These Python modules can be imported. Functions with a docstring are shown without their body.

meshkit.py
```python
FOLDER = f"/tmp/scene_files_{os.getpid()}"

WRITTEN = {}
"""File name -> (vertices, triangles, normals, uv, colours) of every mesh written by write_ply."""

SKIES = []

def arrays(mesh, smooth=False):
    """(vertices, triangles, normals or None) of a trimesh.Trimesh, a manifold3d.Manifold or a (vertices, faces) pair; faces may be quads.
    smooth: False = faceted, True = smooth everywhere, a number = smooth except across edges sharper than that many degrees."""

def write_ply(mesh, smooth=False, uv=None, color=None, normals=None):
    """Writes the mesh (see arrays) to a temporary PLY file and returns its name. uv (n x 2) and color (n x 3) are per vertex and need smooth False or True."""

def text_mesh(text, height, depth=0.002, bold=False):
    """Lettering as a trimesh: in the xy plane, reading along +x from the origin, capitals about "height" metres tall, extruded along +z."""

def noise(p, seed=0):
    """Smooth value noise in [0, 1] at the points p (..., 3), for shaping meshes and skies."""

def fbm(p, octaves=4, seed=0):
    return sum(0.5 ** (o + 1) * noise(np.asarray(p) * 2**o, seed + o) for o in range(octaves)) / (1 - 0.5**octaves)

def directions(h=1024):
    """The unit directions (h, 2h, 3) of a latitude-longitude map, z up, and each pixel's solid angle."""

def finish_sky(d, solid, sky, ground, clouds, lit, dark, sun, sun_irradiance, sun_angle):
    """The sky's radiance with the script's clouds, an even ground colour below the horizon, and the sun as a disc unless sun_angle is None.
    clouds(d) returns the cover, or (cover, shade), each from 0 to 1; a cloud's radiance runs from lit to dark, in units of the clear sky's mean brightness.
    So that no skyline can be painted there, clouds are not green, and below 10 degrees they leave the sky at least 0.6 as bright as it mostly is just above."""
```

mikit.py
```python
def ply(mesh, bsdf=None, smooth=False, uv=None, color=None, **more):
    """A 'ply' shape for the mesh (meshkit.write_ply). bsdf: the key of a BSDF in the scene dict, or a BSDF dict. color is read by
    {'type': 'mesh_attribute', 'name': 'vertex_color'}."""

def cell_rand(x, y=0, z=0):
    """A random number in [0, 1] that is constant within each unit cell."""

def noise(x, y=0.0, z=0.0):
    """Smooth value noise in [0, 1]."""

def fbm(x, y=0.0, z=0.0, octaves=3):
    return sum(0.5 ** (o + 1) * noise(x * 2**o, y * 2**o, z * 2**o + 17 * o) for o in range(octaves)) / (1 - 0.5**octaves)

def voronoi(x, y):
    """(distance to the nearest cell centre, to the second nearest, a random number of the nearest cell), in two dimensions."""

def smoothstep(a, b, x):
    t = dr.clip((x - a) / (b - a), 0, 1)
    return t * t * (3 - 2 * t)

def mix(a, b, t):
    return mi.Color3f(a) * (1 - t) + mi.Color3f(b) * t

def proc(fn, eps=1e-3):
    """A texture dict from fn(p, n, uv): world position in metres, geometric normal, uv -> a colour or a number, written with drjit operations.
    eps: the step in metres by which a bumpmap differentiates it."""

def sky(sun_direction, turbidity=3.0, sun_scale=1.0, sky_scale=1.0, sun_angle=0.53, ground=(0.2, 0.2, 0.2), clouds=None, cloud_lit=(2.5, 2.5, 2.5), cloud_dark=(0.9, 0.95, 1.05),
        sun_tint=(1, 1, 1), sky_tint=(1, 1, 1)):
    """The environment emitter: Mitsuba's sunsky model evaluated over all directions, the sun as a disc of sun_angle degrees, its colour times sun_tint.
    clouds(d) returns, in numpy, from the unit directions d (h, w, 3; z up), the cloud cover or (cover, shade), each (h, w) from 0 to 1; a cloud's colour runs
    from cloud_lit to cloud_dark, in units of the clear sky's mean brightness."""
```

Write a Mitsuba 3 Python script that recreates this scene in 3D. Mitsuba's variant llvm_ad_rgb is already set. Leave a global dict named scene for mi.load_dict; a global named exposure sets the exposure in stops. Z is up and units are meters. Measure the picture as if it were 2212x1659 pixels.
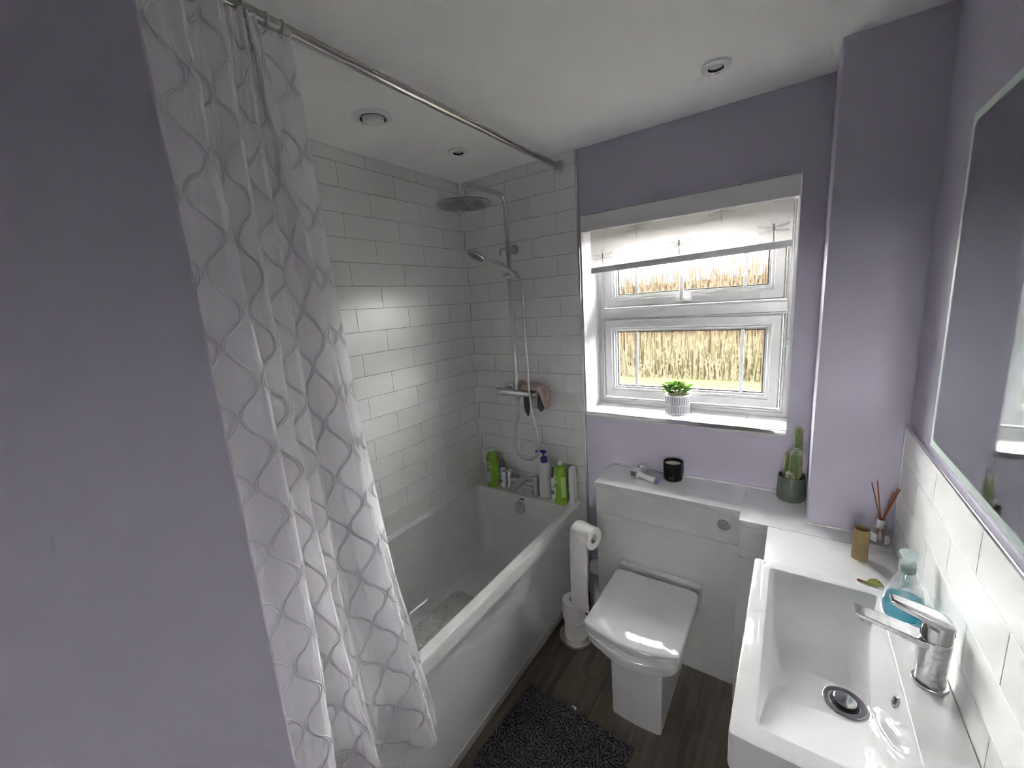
import math, random
import numpy as np
import trimesh
import shapely
from shapely import geometry as sg, affinity
import drjit as dr
import mitsuba as mi
import mikit, meshkit
from mikit import proc, noise, fbm, mix, smoothstep, cell_rand, voronoi

random.seed(7)
RNG = np.random.default_rng(7)
T = mi.ScalarTransform4f
PI = math.pi
scene, labels = {}, {}

# ---------------------------------------------------------------- camera, sky, exposure
exposure = 3.25
YAW, PITCH, ROLL = math.radians(-35.1619), math.radians(-10.9564), math.radians(-3.95)
CAM = np.array([1.61725, -1.90879, 1.65909])
_cy, _sy, _cp, _sp = math.cos(YAW), math.sin(YAW), math.cos(PITCH), math.sin(PITCH)
_f = np.array([_sy * _cp, _cy * _cp, _sp])
_r = np.array([_cy, -_sy, 0.0])
_u0 = np.cross(_r, _f)
_u = -math.sin(ROLL) * _r + math.cos(ROLL) * _u0
scene['camera'] = {'type': 'perspective', 'fov_axis': 'x', 'fov': math.degrees(2 * math.atan(1106 / 875.63)), 'near_clip': 0.02, 'far_clip': 300,
                   'to_world': T().look_at(origin=CAM.tolist(), target=(CAM + _f).tolist(), up=_u.tolist())}


def _cover(d):
    n = meshkit.fbm(d * [2.2, 2.2, 5.0] + 3.1, 4, 5)
    return np.clip(0.96 + 0.2 * (n - 0.5), 0, 1), np.clip(0.25 + 0.9 * (n - 0.5), 0, 1)


scene['sky'] = mikit.sky((0.35, 0.45, 0.80), turbidity=4.0, sun_scale=0.0, sky_scale=44.2, ground=(0.02, 0.02, 0.02), clouds=_cover,
                         cloud_lit=(2.35, 2.34, 2.20), cloud_dark=(1.5, 1.5, 1.5))


# ---------------------------------------------------------------- materials
def lin(*c):
    return [((x / 255) / 12.92 if x <= 10 else (((x / 255) + 0.055) / 1.055) ** 2.4) for x in c]


def rgb(c):
    return {'type': 'rgb', 'value': [float(x) for x in c]}


def mat(key, color, rough=0.5, spec=0.5, metallic=0.0, **kw):
    d = {'type': 'principled', 'base_color': color if isinstance(color, dict) else rgb(color), 'roughness': rough, 'specular': spec, 'metallic': metallic, **kw}
    scene[key] = {'type': 'twosided', 'bsdf': d}
    return key


def bump(key, color, fn, scale, rough=0.5, spec=0.5, eps=1e-3, **kw):
    d = {'type': 'principled', 'base_color': color if isinstance(color, dict) else rgb(color), 'roughness': rough, 'specular': spec, **kw}
    scene[key] = {'type': 'twosided', 'bsdf': {'type': 'bumpmap', 'texture': proc(fn, eps), 'scale': scale, 'bsdf': d}}
    return key


M_TILE = mat('m_tile', (0.82, 0.83, 0.81), 0.30, 0.45)
M_GROUT = mat('m_grout', (0.34, 0.34, 0.33), 0.9, 0.1)
M_LAV = bump('m_lavender', (0.305, 0.284, 0.354), lambda p, n, uv: noise(p.x * 240, p.y * 240, p.z * 240), 0.0005, rough=0.62, spec=0.3, eps=2e-3)
M_CEIL = mat('m_ceiling', (0.88, 0.88, 0.86), 0.8, 0.2)
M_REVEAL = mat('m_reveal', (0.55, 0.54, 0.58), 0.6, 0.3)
M_ACRYLIC = mat('m_acrylic', (0.86, 0.87, 0.86), 0.10, 0.5)
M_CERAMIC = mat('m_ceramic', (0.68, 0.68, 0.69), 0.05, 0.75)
M_GLOSS = mat('m_gloss_white', (0.76, 0.77, 0.77), 0.16, 0.5)
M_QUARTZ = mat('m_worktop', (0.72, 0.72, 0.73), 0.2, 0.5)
M_SEAL = mat('m_sealant', (0.80, 0.80, 0.79), 0.35, 0.4)
M_UPVC = mat('m_upvc', (0.58, 0.58, 0.595), 0.25, 0.45)
M_PLASTIC = mat('m_white_plastic', (0.80, 0.80, 0.80), 0.3, 0.45)
M_GREYBAR = mat('m_glazing_bar', (0.60, 0.63, 0.63), 0.4, 0.4)
M_SPACER = mat('m_spacer', (0.05, 0.05, 0.05), 0.6, 0.3)
M_CHROME = mat('m_chrome', (0.48, 0.48, 0.49), 0.06, 0.5, 1.0)
M_CHROME_DULL = mat('m_chrome_dull', {**proc(lambda p, n, uv: mix((0.60, 0.60, 0.61), (0.48, 0.48, 0.49), smoothstep(0.45, 0.70, fbm(p.x * 130, p.y * 130, p.z * 130, 2))))}, 0.13, 0.5, 1.0)
M_STEEL = mat('m_steel_pole', (0.40, 0.385, 0.37), 0.16, 0.5, 1.0)
M_ALU = mat('m_alu_trim', (0.62, 0.61, 0.66), 0.22, 0.5, 1.0)
M_TEAL = mat('m_teal', (0.20, 0.38, 0.38), 0.4, 0.4)
M_STRIP = mat('m_strip', (0.30, 0.30, 0.29), 0.35, 0.4)
M_CORE = mat('m_roll_core', (0.36, 0.34, 0.31), 0.9, 0.1)
M_LENS = mat('m_lens', (0.50, 0.52, 0.54), 0.1, 0.7)
M_DARK = mat('m_dark', (0.02, 0.02, 0.022), 0.4, 0.4)
M_RUBBER = mat('m_rubber', (0.06, 0.06, 0.06), 0.6, 0.3)
M_GREEN = mat('m_green_bottle', lin(98, 134, 26), 0.28, 0.5)
M_GREENLBL = mat('m_green_label', lin(150, 182, 110), 0.4, 0.4)
M_LABEL = mat('m_label', (0.74, 0.76, 0.76), 0.45, 0.4)
M_PRINT = mat('m_print', (0.10, 0.11, 0.12), 0.6, 0.3)
M_PRINTW = mat('m_print_white', (0.75, 0.80, 0.72), 0.5, 0.3)
M_BLUE = mat('m_blue_plastic', lin(16, 26, 120), 0.3, 0.5)
M_PURPLE = mat('m_purple_plastic', lin(88, 62, 96), 0.35, 0.45)
M_PAPER = mat('m_toilet_paper', (0.80, 0.79, 0.77), 0.9, 0.1)
M_CARD = mat('m_cardboard', {**proc(lambda p, n, uv: mix(lin(126, 110, 82), lin(106, 91, 66), fbm(p.x * 300, p.y * 300, p.z * 120, 2)))}, 0.85, 0.1)
M_CARDIN = mat('m_cardboard_inside', lin(120, 98, 66), 0.9, 0.1)
M_BLACK = mat('m_black_candle', (0.004, 0.004, 0.004), 0.30, 0.15)
M_WAX = mat('m_wax', (0.75, 0.71, 0.62), 0.5, 0.3)
M_POTGREY = mat('m_pot_grey', {**proc(lambda p, n, uv: mix((0.085, 0.100, 0.082), (0.038, 0.048, 0.038), fbm(p.x * 60, p.y * 60, p.z * 60, 3)))}, 0.18, 0.5)
M_SOIL = mat('m_soil', (0.03, 0.022, 0.015), 0.95, 0.1)
M_CACTUS = mat('m_cactus', (0.062, 0.100, 0.036), 0.7, 0.2)
M_SPINE = mat('m_cactus_spine', (0.52, 0.48, 0.33), 0.7, 0.2)
M_WOOL = mat('m_cactus_wool', (0.74, 0.73, 0.68), 0.9, 0.1)
scene['m_leaf'] = {'type': 'principledthin', 'base_color': rgb((0.10, 0.18, 0.030)), 'roughness': 0.35, 'diff_trans': 0.7, 'eta': 1.4}
scene['m_leaf_dark'] = {'type': 'principledthin', 'base_color': rgb((0.040, 0.082, 0.026)), 'roughness': 0.3, 'diff_trans': 0.5, 'eta': 1.4}
M_POTWHITE = mat('m_pot_white', (0.52, 0.52, 0.55), 0.45, 0.4)
M_POTFLUTE = mat('m_pot_flute', (0.17, 0.17, 0.195), 0.5, 0.3)
M_STEM = mat('m_stem', (0.16, 0.20, 0.06), 0.6, 0.3)
M_REED = mat('m_reed', lin(112, 62, 38), 0.8, 0.2)
M_RUGB = mat('m_rug_back', (0.045, 0.043, 0.045), 0.95, 0.1)
M_RUG = mat('m_rug_pile', (0.052, 0.049, 0.054), 0.85, 0.15)
M_PINK = mat('m_pink_cloth', lin(158, 140, 136), 0.95, 0.1)
M_RED = mat('m_red_edge', lin(130, 30, 36), 0.8, 0.2)
M_DKCLOTH = mat('m_dark_cloth', (0.075, 0.075, 0.072), 0.95, 0.1)
M_MAT = mat('m_bath_mat', (0.60, 0.60, 0.58), 0.25, 0.4)
M_MIRROR = mat('m_mirror', (0.58, 0.61, 0.61), 0.02, 0.5, 1.0)
M_FROST = mat('m_frosted_mirror', (0.50, 0.58, 0.55), 0.45, 0.5)
M_LCD = mat('m_lcd', (0.06, 0.07, 0.06), 0.15, 0.5)
M_GREYBODY = mat('m_grey_canister', (0.28, 0.28, 0.27), 0.4, 0.4)
M_LAVCAP = mat('m_lilac_cap', lin(104, 96, 132), 0.35, 0.4)
M_SLOT = mat('m_slot', (0.10, 0.10, 0.10), 0.5, 0.4)
M_TUFT = mat('m_tuft', (0.032, 0.0285, 0.0135), 0.9, 0.05)
M_BACKING = mat('m_backing', (0.075, 0.051, 0.032), 0.9, 0.05)  # strip colour brightened to offset the shade behind the strips
M_FENCE = mat('m_fence', (0.041, 0.0275, 0.0168), 0.85, 0.1)
M_LAWN = mat('m_lawn', {**proc(lambda p, n, uv: mix((0.015, 0.0175, 0.0065), (0.0205, 0.0198, 0.009), fbm(p.x * 1.3, p.y * 1.3, 0.0)))}, 0.95, 0.05)
M_HEADFACE = mat('m_head_face', (0.32, 0.32, 0.31), 0.3, 0.5, 0.8)
M_FABRIC = 'm_curtain'
scene[M_FABRIC] = {'type': 'principledthin', 'base_color': rgb((0.92, 0.91, 0.93)), 'roughness': 0.8, 'diff_trans': 0.95, 'eta': 1.2, 'spec_trans': 0.0}
M_STITCH = mat('m_curtain_stitch', (0.86, 0.86, 0.87), 0.9, 0.1)
scene['m_blind'] = {'type': 'principledthin', 'base_color': rgb((0.86, 0.83, 0.81)), 'roughness': 0.8, 'diff_trans': 0.36, 'eta': 1.2}
scene['m_bottle'] = {'type': 'blendbsdf', 'weight': 0.10, 'clear': {'type': 'thindielectric', 'int_ior': 1.5}, 'haze': {'type': 'principledthin', 'base_color': rgb((0.85, 0.88, 0.88)), 'roughness': 0.4, 'diff_trans': 1.0, 'eta': 1.4}}
scene['m_cap'] = {'type': 'principledthin', 'base_color': rgb((0.82, 0.86, 0.78)), 'roughness': 0.3, 'spec_trans': 0.3, 'diff_trans': 0.9, 'eta': 1.4}
scene['m_clear'] = {'type': 'thindielectric', 'int_ior': 1.45}
scene['m_frostcap'] = {'type': 'principledthin', 'base_color': rgb((0.82, 0.90, 0.90)), 'roughness': 0.2, 'spec_trans': 0.55, 'diff_trans': 0.9, 'eta': 1.4}
scene['m_liquid'] = {'type': 'principled', 'base_color': rgb((0.025, 0.40, 0.54)), 'roughness': 0.05, 'spec_trans': 0.6, 'eta': 1.33}


def _rain(p, n, uv):
    # vertical run-off streaks and beads of the obscured glass
    w = 0.5 * (noise(p.x * 26, p.z * 30, 3.0) - 0.5)
    a = noise(p.x * 150 + w * 3, p.z * 22, 1.0)
    b = noise(p.x * 260, p.z * 45, 7.0)
    c = noise(p.x * 120, p.z * 95, 5.0)
    s = 0.50 * a + 0.25 * b + 0.35 * c
    return 0.06 + 0.62 * smoothstep(0.42, 0.72, s)


scene['m_rain_glass'] = {'type': 'blendbsdf', 'weight': proc(_rain), 'clear': {'type': 'thindielectric', 'int_ior': 1.5, 'specular_transmittance': rgb((1, 1, 1))},
                         'bead': {'type': 'principledthin', 'base_color': rgb((0.050, 0.043, 0.031)), 'roughness': 0.35, 'diff_trans': 1.7, 'eta': 1.3}}


def _plank(p, n, uv):
    row = dr.floor((p.x - 0.292) / 0.18)
    k = cell_rand(row, dr.floor((p.y + 0.494 + row * 0.41) / 1.22), 2)
    g = fbm(p.x * 60 + 13 * k, p.y * 5, 0.0, 4)
    g2 = noise(p.x * 150, p.y * 7, k * 30)
    c = mix((0.029, 0.0215, 0.016), (0.048, 0.036, 0.027), smoothstep(0.2, 0.8, g))
    return c * (0.72 + 0.65 * k) * (0.92 + 0.16 * g2)


M_PLANK = mat('m_plank', {**proc(_plank)}, 0.42, 0.4)


# ---------------------------------------------------------------- mesh helpers
def mesh(v, f):
    v, f = np.asarray(v, float), np.asarray(f, int)
    if f.shape[1] == 4:
        f = np.vstack([f[:, [0, 1, 2]], f[:, [0, 2, 3]]])
    return trimesh.Trimesh(v, f, process=False)


def cat(*ms):
    out = []
    for m in ms:
        out += list(m) if isinstance(m, (list, tuple)) else [m]
    return trimesh.util.concatenate(out)


def move(m, x=0, y=0, z=0):
    m = m.copy(); m.apply_translation([x, y, z]); return m


def rotm(m, deg, axis, at=(0, 0, 0)):
    m = m.copy(); m.apply_transform(trimesh.transformations.rotation_matrix(math.radians(deg), axis, at)); return m


def rbox(x0, x1, y0, y1, z0, z1, r=0.003, n=2):
    """box with rounded edges: a subdivided cube-sphere pushed out to the corners"""
    half = np.array([x1 - x0, y1 - y0, z1 - z0]) / 2
    c = np.array([x0 + x1, y0 + y1, z0 + z1]) / 2
    r = min(r, half.min() * 0.98)
    g = np.linspace(-1, 1, 2 * n + 2)
    k = len(g)
    ang = np.where(np.abs(g) < 1e9, g, g)
    s = np.concatenate([np.tan(np.linspace(-PI / 4, 0, n + 1)), np.tan(np.linspace(0, PI / 4, n + 1))])
    sg_ = np.concatenate([-np.ones(n + 1), np.ones(n + 1)])
    V, F, off = [], [], 0
    for ax in range(3):
        for sd in (-1, 1):
            a, b = np.meshgrid(s, s, indexing='ij')
            sa, sb = np.meshgrid(sg_, sg_, indexing='ij')
            d = np.zeros((k, k, 3)); q = np.zeros((k, k, 3))
            d[..., ax] = sd; d[..., (ax + 1) % 3] = a; d[..., (ax + 2) % 3] = b
            q[..., ax] = sd; q[..., (ax + 1) % 3] = sa; q[..., (ax + 2) % 3] = sb
            d /= np.linalg.norm(d, axis=-1, keepdims=True)
            V.append((d * r + q * (half - r) + c).reshape(-1, 3))
            i, j = np.meshgrid(np.arange(k - 1), np.arange(k - 1), indexing='ij')
            f = np.stack([i * k + j, (i + 1) * k + j, (i + 1) * k + j + 1, i * k + j + 1], -1).reshape(-1, 4) + off
            F.append(f if sd > 0 else f[:, ::-1])
            off += k * k
    m = mesh(np.vstack(V), np.vstack(F))
    m.merge_vertices()
    return m


def box(x0, x1, y0, y1, z0, z1):
    v = [[x, y, z] for x in (x0, x1) for y in (y0, y1) for z in (z0, z1)]
    return mesh(v, [[0, 1, 3, 2], [4, 6, 7, 5], [0, 4, 5, 1], [2, 3, 7, 6], [0, 2, 6, 4], [1, 5, 7, 3]])


def loft(loops, cap0=True, cap1=True, closed=True):
    """skin a list of (N, 3) loops"""
    L = np.array([np.asarray(l, float) for l in loops])
    k, n = L.shape[:2]
    V = L.reshape(-1, 3)
    m = n if closed else n - 1
    i, j = np.meshgrid(np.arange(k - 1), np.arange(m), indexing='ij')
    F = np.stack([i * n + j, i * n + (j + 1) % n, (i + 1) * n + (j + 1) % n, (i + 1) * n + j], -1).reshape(-1, 4)
    F = np.vstack([F[:, [0, 1, 2]], F[:, [0, 2, 3]]])
    V = list(V)
    if cap0:
        V.append(L[0].mean(0)); c = len(V) - 1
        F = np.vstack([F, [[c, (q + 1) % n, q] for q in range(n)]])
    if cap1:
        V.append(L[-1].mean(0)); c = len(V) - 1; o = (k - 1) * n
        F = np.vstack([F, [[c, o + q, o + (q + 1) % n] for q in range(n)]])
    out = mesh(V, F)
    if out.is_watertight and out.volume < 0:
        out.invert()
    return out


def lathe(profile, seg=32, x=0, y=0, z=0, cap0=True, cap1=True, sx=1.0, sy=1.0):
    a = np.arange(seg) * 2 * PI / seg
    return loft([np.c_[x + r * sx * np.cos(a), y + r * sy * np.sin(a), np.full(seg, z + h)] for r, h in profile], cap0, cap1)


def frames(P):
    P = np.asarray(P, float)
    t = np.gradient(P, axis=0)
    t /= np.linalg.norm(t, axis=1, keepdims=True) + 1e-12
    a = np.cross(t[0], [0, 0, 1.0] if abs(t[0][2]) < 0.9 else [1.0, 0, 0])
    A = []
    for q in t:
        a = a - q * (a @ q); a /= np.linalg.norm(a) + 1e-12
        A.append(a.copy())
    A = np.array(A)
    return t, A, np.cross(t, A)


def tube(P, r, sides=10, caps=True):
    P = np.asarray(P, float)
    t, A, B = frames(P)
    r = np.broadcast_to(np.asarray(r, float), (len(P),))
    a = np.arange(sides) * 2 * PI / sides
    loops = [P[i] + r[i] * (np.cos(a)[:, None] * A[i] + np.sin(a)[:, None] * B[i]) for i in range(len(P))]
    return loft(loops, caps, caps)


def spline(P, n=40):
    from scipy.interpolate import CubicSpline
    P = np.asarray(P, float)
    d = np.r_[0, np.cumsum(np.sqrt(np.linalg.norm(np.diff(P, axis=0), axis=1)))]
    return CubicSpline(d, P)(np.linspace(0, d[-1], n))


def rr(x0, x1, y0, y1, r, z, n=6, bow=0.0):
    """rounded rectangle loop, counter-clockwise; bow pushes the y0 side out in the middle"""
    r = min(r, (x1 - x0) / 2 - 1e-4, (y1 - y0) / 2 - 1e-4)
    pts = []
    for cx, cy, a0 in ((x1 - r, y1 - r, 0), (x0 + r, y1 - r, 90), (x0 + r, y0 + r, 180), (x1 - r, y0 + r, 270)):
        for q in range(n + 1):
            a = math.radians(a0 + 90 * q / n)
            pts.append((cx + r * math.cos(a), cy + r * math.sin(a)))
        nx = {0: 1, 90: 0, 180: 1, 270: 0}[a0]
        if a0 == 180 and bow:
            for q in range(1, 12):
                s = q / 12
                pts.append((x0 + r + (x1 - x0 - 2 * r) * s, y0 - bow * 4 * s * (1 - s)))
    return np.c_[np.array(pts), np.full(len(pts), z)]


def extrude(poly, h, z=0):
    gs = getattr(poly, 'geoms', [poly])
    return move(cat([trimesh.creation.extrude_polygon(g, h, engine='earcut') for g in gs if g.area > 1e-10]), 0, 0, z)


def axes(m, ex, ey, ez, o=(0, 0, 0)):
    """place a mesh so that its x, y, z axes point along ex, ey, ez"""
    M = np.eye(4); M[:3, 0], M[:3, 1], M[:3, 2], M[:3, 3] = ex, ey, ez, o
    m = m.copy(); m.apply_transform(M)
    return m


# ---------------------------------------------------------------- scene helpers
def numbered(key):
    if key not in scene and key not in labels and not any(k.startswith(key + '__') for k in scene):
        return key
    i = 1
    while True:
        k = f'{key}_{i:03d}'
        if k not in scene and k not in labels and not any(q.startswith(k + '__') for q in scene):
            return k
        i += 1


def thing(name, label, category, group=None, kind=None):
    key = numbered(name)
    labels[key] = {'label': label, 'category': category}
    if group: labels[key]['group'] = group
    if kind: labels[key]['kind'] = kind
    return key


_count = {}


def part(parent, name, m, bsdf, smooth=40, label=None, kind=None, **kw):
    base = f'{parent}__{name}'
    i = _count.get(base, 0); _count[base] = i + 1
    key = base if i == 0 else f'{base}_{i:03d}'
    scene[key] = m if isinstance(m, dict) else mikit.ply(m, bsdf, smooth=smooth, **kw)
    if label or kind:
        labels[key] = {}
        if label: labels[key]['label'] = label
        if kind: labels[key]['kind'] = kind
    return key


def solo(name, m, bsdf, label, category, group=None, kind=None, smooth=40):
    key = thing(name, label, category, group, kind)
    scene[key] = mikit.ply(m, bsdf, smooth=smooth)
    return key


def struct(name, m, bsdf, label, category, smooth=False):
    scene[name] = mikit.ply(m, bsdf, smooth=smooth)
    labels[name] = {'label': label, 'category': category, 'kind': 'structure'}
    return name


# ================================================================ the room
CEIL = 2.357
XR = 1.930          # plaster of the right wall
XW = 1.0            # lavender wall on the left, facing +x
YB = -1.7           # near end of the bath alcove
YR = -3.1           # rear end of the room
TT = 0.008          # tile thickness

# floor: dark planks running towards the window wall
struct('floor', box(-0.05, XR + 0.05, YR, 0.05, -0.06, -0.004), M_RUBBER, 'dark brown wood plank floor between the bath and the units', 'floor')
for i in range(8):
    xa, xb = 0.652 + i * 0.18 - 0.002, 0.652 + (i + 1) * 0.18 - 0.002
    xa, xb = max(xa, 0.60), min(xb, XR)
    off = (-0.494 - ((i - 0) * 0.41) % 1.22)
    cuts = [0.0]
    y = -0.494 + (math.ceil(0.494 / 1.22) * 1.22)
    y0 = -0.494 - (i * 0.41) % 1.22
    ys = sorted({v for v in (y0 + 1.22 * q for q in range(-3, 3)) if YR < v < 0} | {YR, 0.0}, reverse=True)
    for a, b in zip(ys[1:], ys[:-1]):
        if b - a > 0.02:
            part('floor', 'plank', rbox(xa + 0.0006, xb - 0.0006, a + 0.0006, b - 0.0006, -0.0045, 0.0, 0.0008, 1), M_PLANK)

struct('ceiling', box(-0.1, XR + 0.1, YR - 0.1, 0.1, CEIL, CEIL + 0.06), M_CEIL, 'white plaster ceiling over the bath and window', 'ceiling')

_tile_ply = {}


def tile(parent, a0, a1, b0, b1, place):
    """a tile on the a (along) x b (up) plane, face at depth 0; place(v) maps (a, b, depth) to the room"""
    w, h, e = a1 - a0, b1 - b0, 0.0004
    if w < 0.008 or h < 0.008:
        return
    v = []
    for ins, d in ((0, -TT), (0, -e), (e, 0)):
        v += [(a0 + ins, b0 + ins, d), (a1 - ins, b0 + ins, d), (a1 - ins, b1 - ins, d), (a0 + ins, b1 - ins, d)]
    f = []
    for k in (0, 4):
        for q in range(4):
            f.append([k + q, k + (q + 1) % 4, k + 4 + (q + 1) % 4, k + 4 + q])
    f.append([8, 9, 10, 11])
    V = place(np.array(v))
    m = mesh(V, f)
    part(parent, 'tile', m, M_TILE, smooth=False)


def tiling(parent, arange, brange, rows, joints, place, g=0.0022):
    """rows: list of (b_low, b_high, offset index); joints(row) gives the vertical joint positions"""
    for (b0, b1, odd) in rows:
        cs = sorted([c for c in joints(odd) if arange[0] + 0.004 < c < arange[1] - 0.004])
        es = [arange[0] - g / 2] + cs + [arange[1] + g / 2]
        lo, hi = max(b0 + g / 2, brange[0]), min(b1 - g / 2, brange[1])
        for l, r_ in zip(es[:-1], es[1:]):
            tile(parent, l + g / 2, r_ - g / 2, lo, hi, place)


Z0 = 2.300
RIM0 = 0.570
rows_bath = [(Z0, CEIL + 0.01, 0)] + [(Z0 - (k + 1) * 0.102, Z0 - k * 0.102, (k + 1) % 2) for k in range(17)]
# left wall (tiled, x = 0)
struct('wall_left', box(-0.10, -0.0010, YB - 0.12, 0.02, -0.02, CEIL), M_GROUT, 'wall of white brick-bond tiles along the bath', 'wall')
tiling('wall_left', (YB, -0.001), (0.5685, CEIL - 0.001), rows_bath,
       lambda odd: [-(0.0276 + (0.151 if odd else 0.0) + 0.302 * n) for n in range(0, 7)],
       lambda v: np.c_[v[:, 2], -v[:, 0] * -1, v[:, 1]])

# far wall: tiles beside the bath, lavender plaster round the window
WX0, WX1, WZ0, WZ1 = 0.738, 1.614, 1.079, 2.062     # window opening
YP = 0.008                                            # plaster plane
wall = sg.box(-0.1, 0, 2.1, CEIL)
far_poly = shapely.difference(sg.box(-0.1, -0.02, XR + 0.1, CEIL), sg.box(WX0, WZ0, WX1, WZ1))
far = extrude(far_poly, 0.30)
far = mesh(np.c_[far.vertices[:, 0], YP + 0.30 - far.vertices[:, 2], far.vertices[:, 1]], far.faces)
far.fix_normals()
struct('wall_far', far, M_LAV, 'lavender painted window wall with white tiles beside the bath', 'wall')
part('wall_far', 'grout_bed', box(-0.01, 0.7255, 0.0010, YP + 0.001, 0.0, CEIL), M_GROUT, False)
tiling('wall_far', (0.001, 0.7225), (0.02, CEIL - 0.001), [(max(0.02, b0), b1, o) for b0, b1, o in rows_bath + [(Z0 - (k + 1) * 0.102, Z0 - k * 0.102, (k + 1) % 2) for k in range(17, 22)]],
       lambda odd: [0.3095 + (0.0 if odd else 0.151) + 0.302 * n for n in (-2, -1, 0, 1, 2)],
       lambda v: np.c_[v[:, 0], -v[:, 2], v[:, 1]])
# white plastered reveals of the window opening
part('wall_far', 'reveal', cat(box(WX0 - 0.001, WX0 + 0.0015, YP - 0.001, 0.20, WZ0, WZ1), box(WX1 - 0.0015, WX1 + 0.001, YP - 0.001, 0.20, WZ0, WZ1), box(WX0, WX1, YP, 0.20, WZ1 - 0.0015, WZ1 + 0.001)), M_REVEAL, False, label='white reveal of the window opening')
# tiled sill
part('wall_far', 'sill_bed', box(WX0, WX1, -0.001, 0.20, WZ0 - 0.02, WZ0 + 0.0070), M_GROUT, False)
SZ = WZ0 + 0.008
for (y0, y1, js) in ((-0.002, 0.088, [1.015, 1.312]), (0.090, 0.196, [0.861, 1.163, 1.463])):
    es = [WX0] + js + [WX1]
    for a, b in zip(es[:-1], es[1:]):
        tile('wall_far', a + 0.0012, b - 0.0012, y0 + 0.001, y1 - 0.001, lambda v: np.c_[v[:, 0], v[:, 1], SZ + v[:, 2]])
struct('trim_5', rbox(-0.006, 0.0028, -0.0028, 0.006, RIM0, CEIL - 0.001, 0.003), M_TILE, 'white sealant bead in the tiled corner above the bath', 'trim', 40)
struct('trim_1', cat(rbox(0.7215, 0.7325, -0.0035, YP + 0.002, 0.02, CEIL - 0.0005, 0.0025), ), M_CHROME, 'chrome edge strip between the bath tiles and the lavender wall', 'trim', 40)
struct('trim_2', rbox(WX0 - 0.003, WX1 + 0.001, -0.006, YP, WZ0 - 0.012, SZ - 0.0005, 0.003), M_CHROME, 'chrome edge strip along the front of the tiled window sill', 'trim', 40)

# boxing in the corner, lavender
struct('wall_boxing', rbox(1.692, XR + 0.05, -0.222, 0.05, 0.0, CEIL + 0.02, 0.004, 2), M_LAV, 'lavender boxed-in pipe column in the corner by the window', 'wall', 40)
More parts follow.
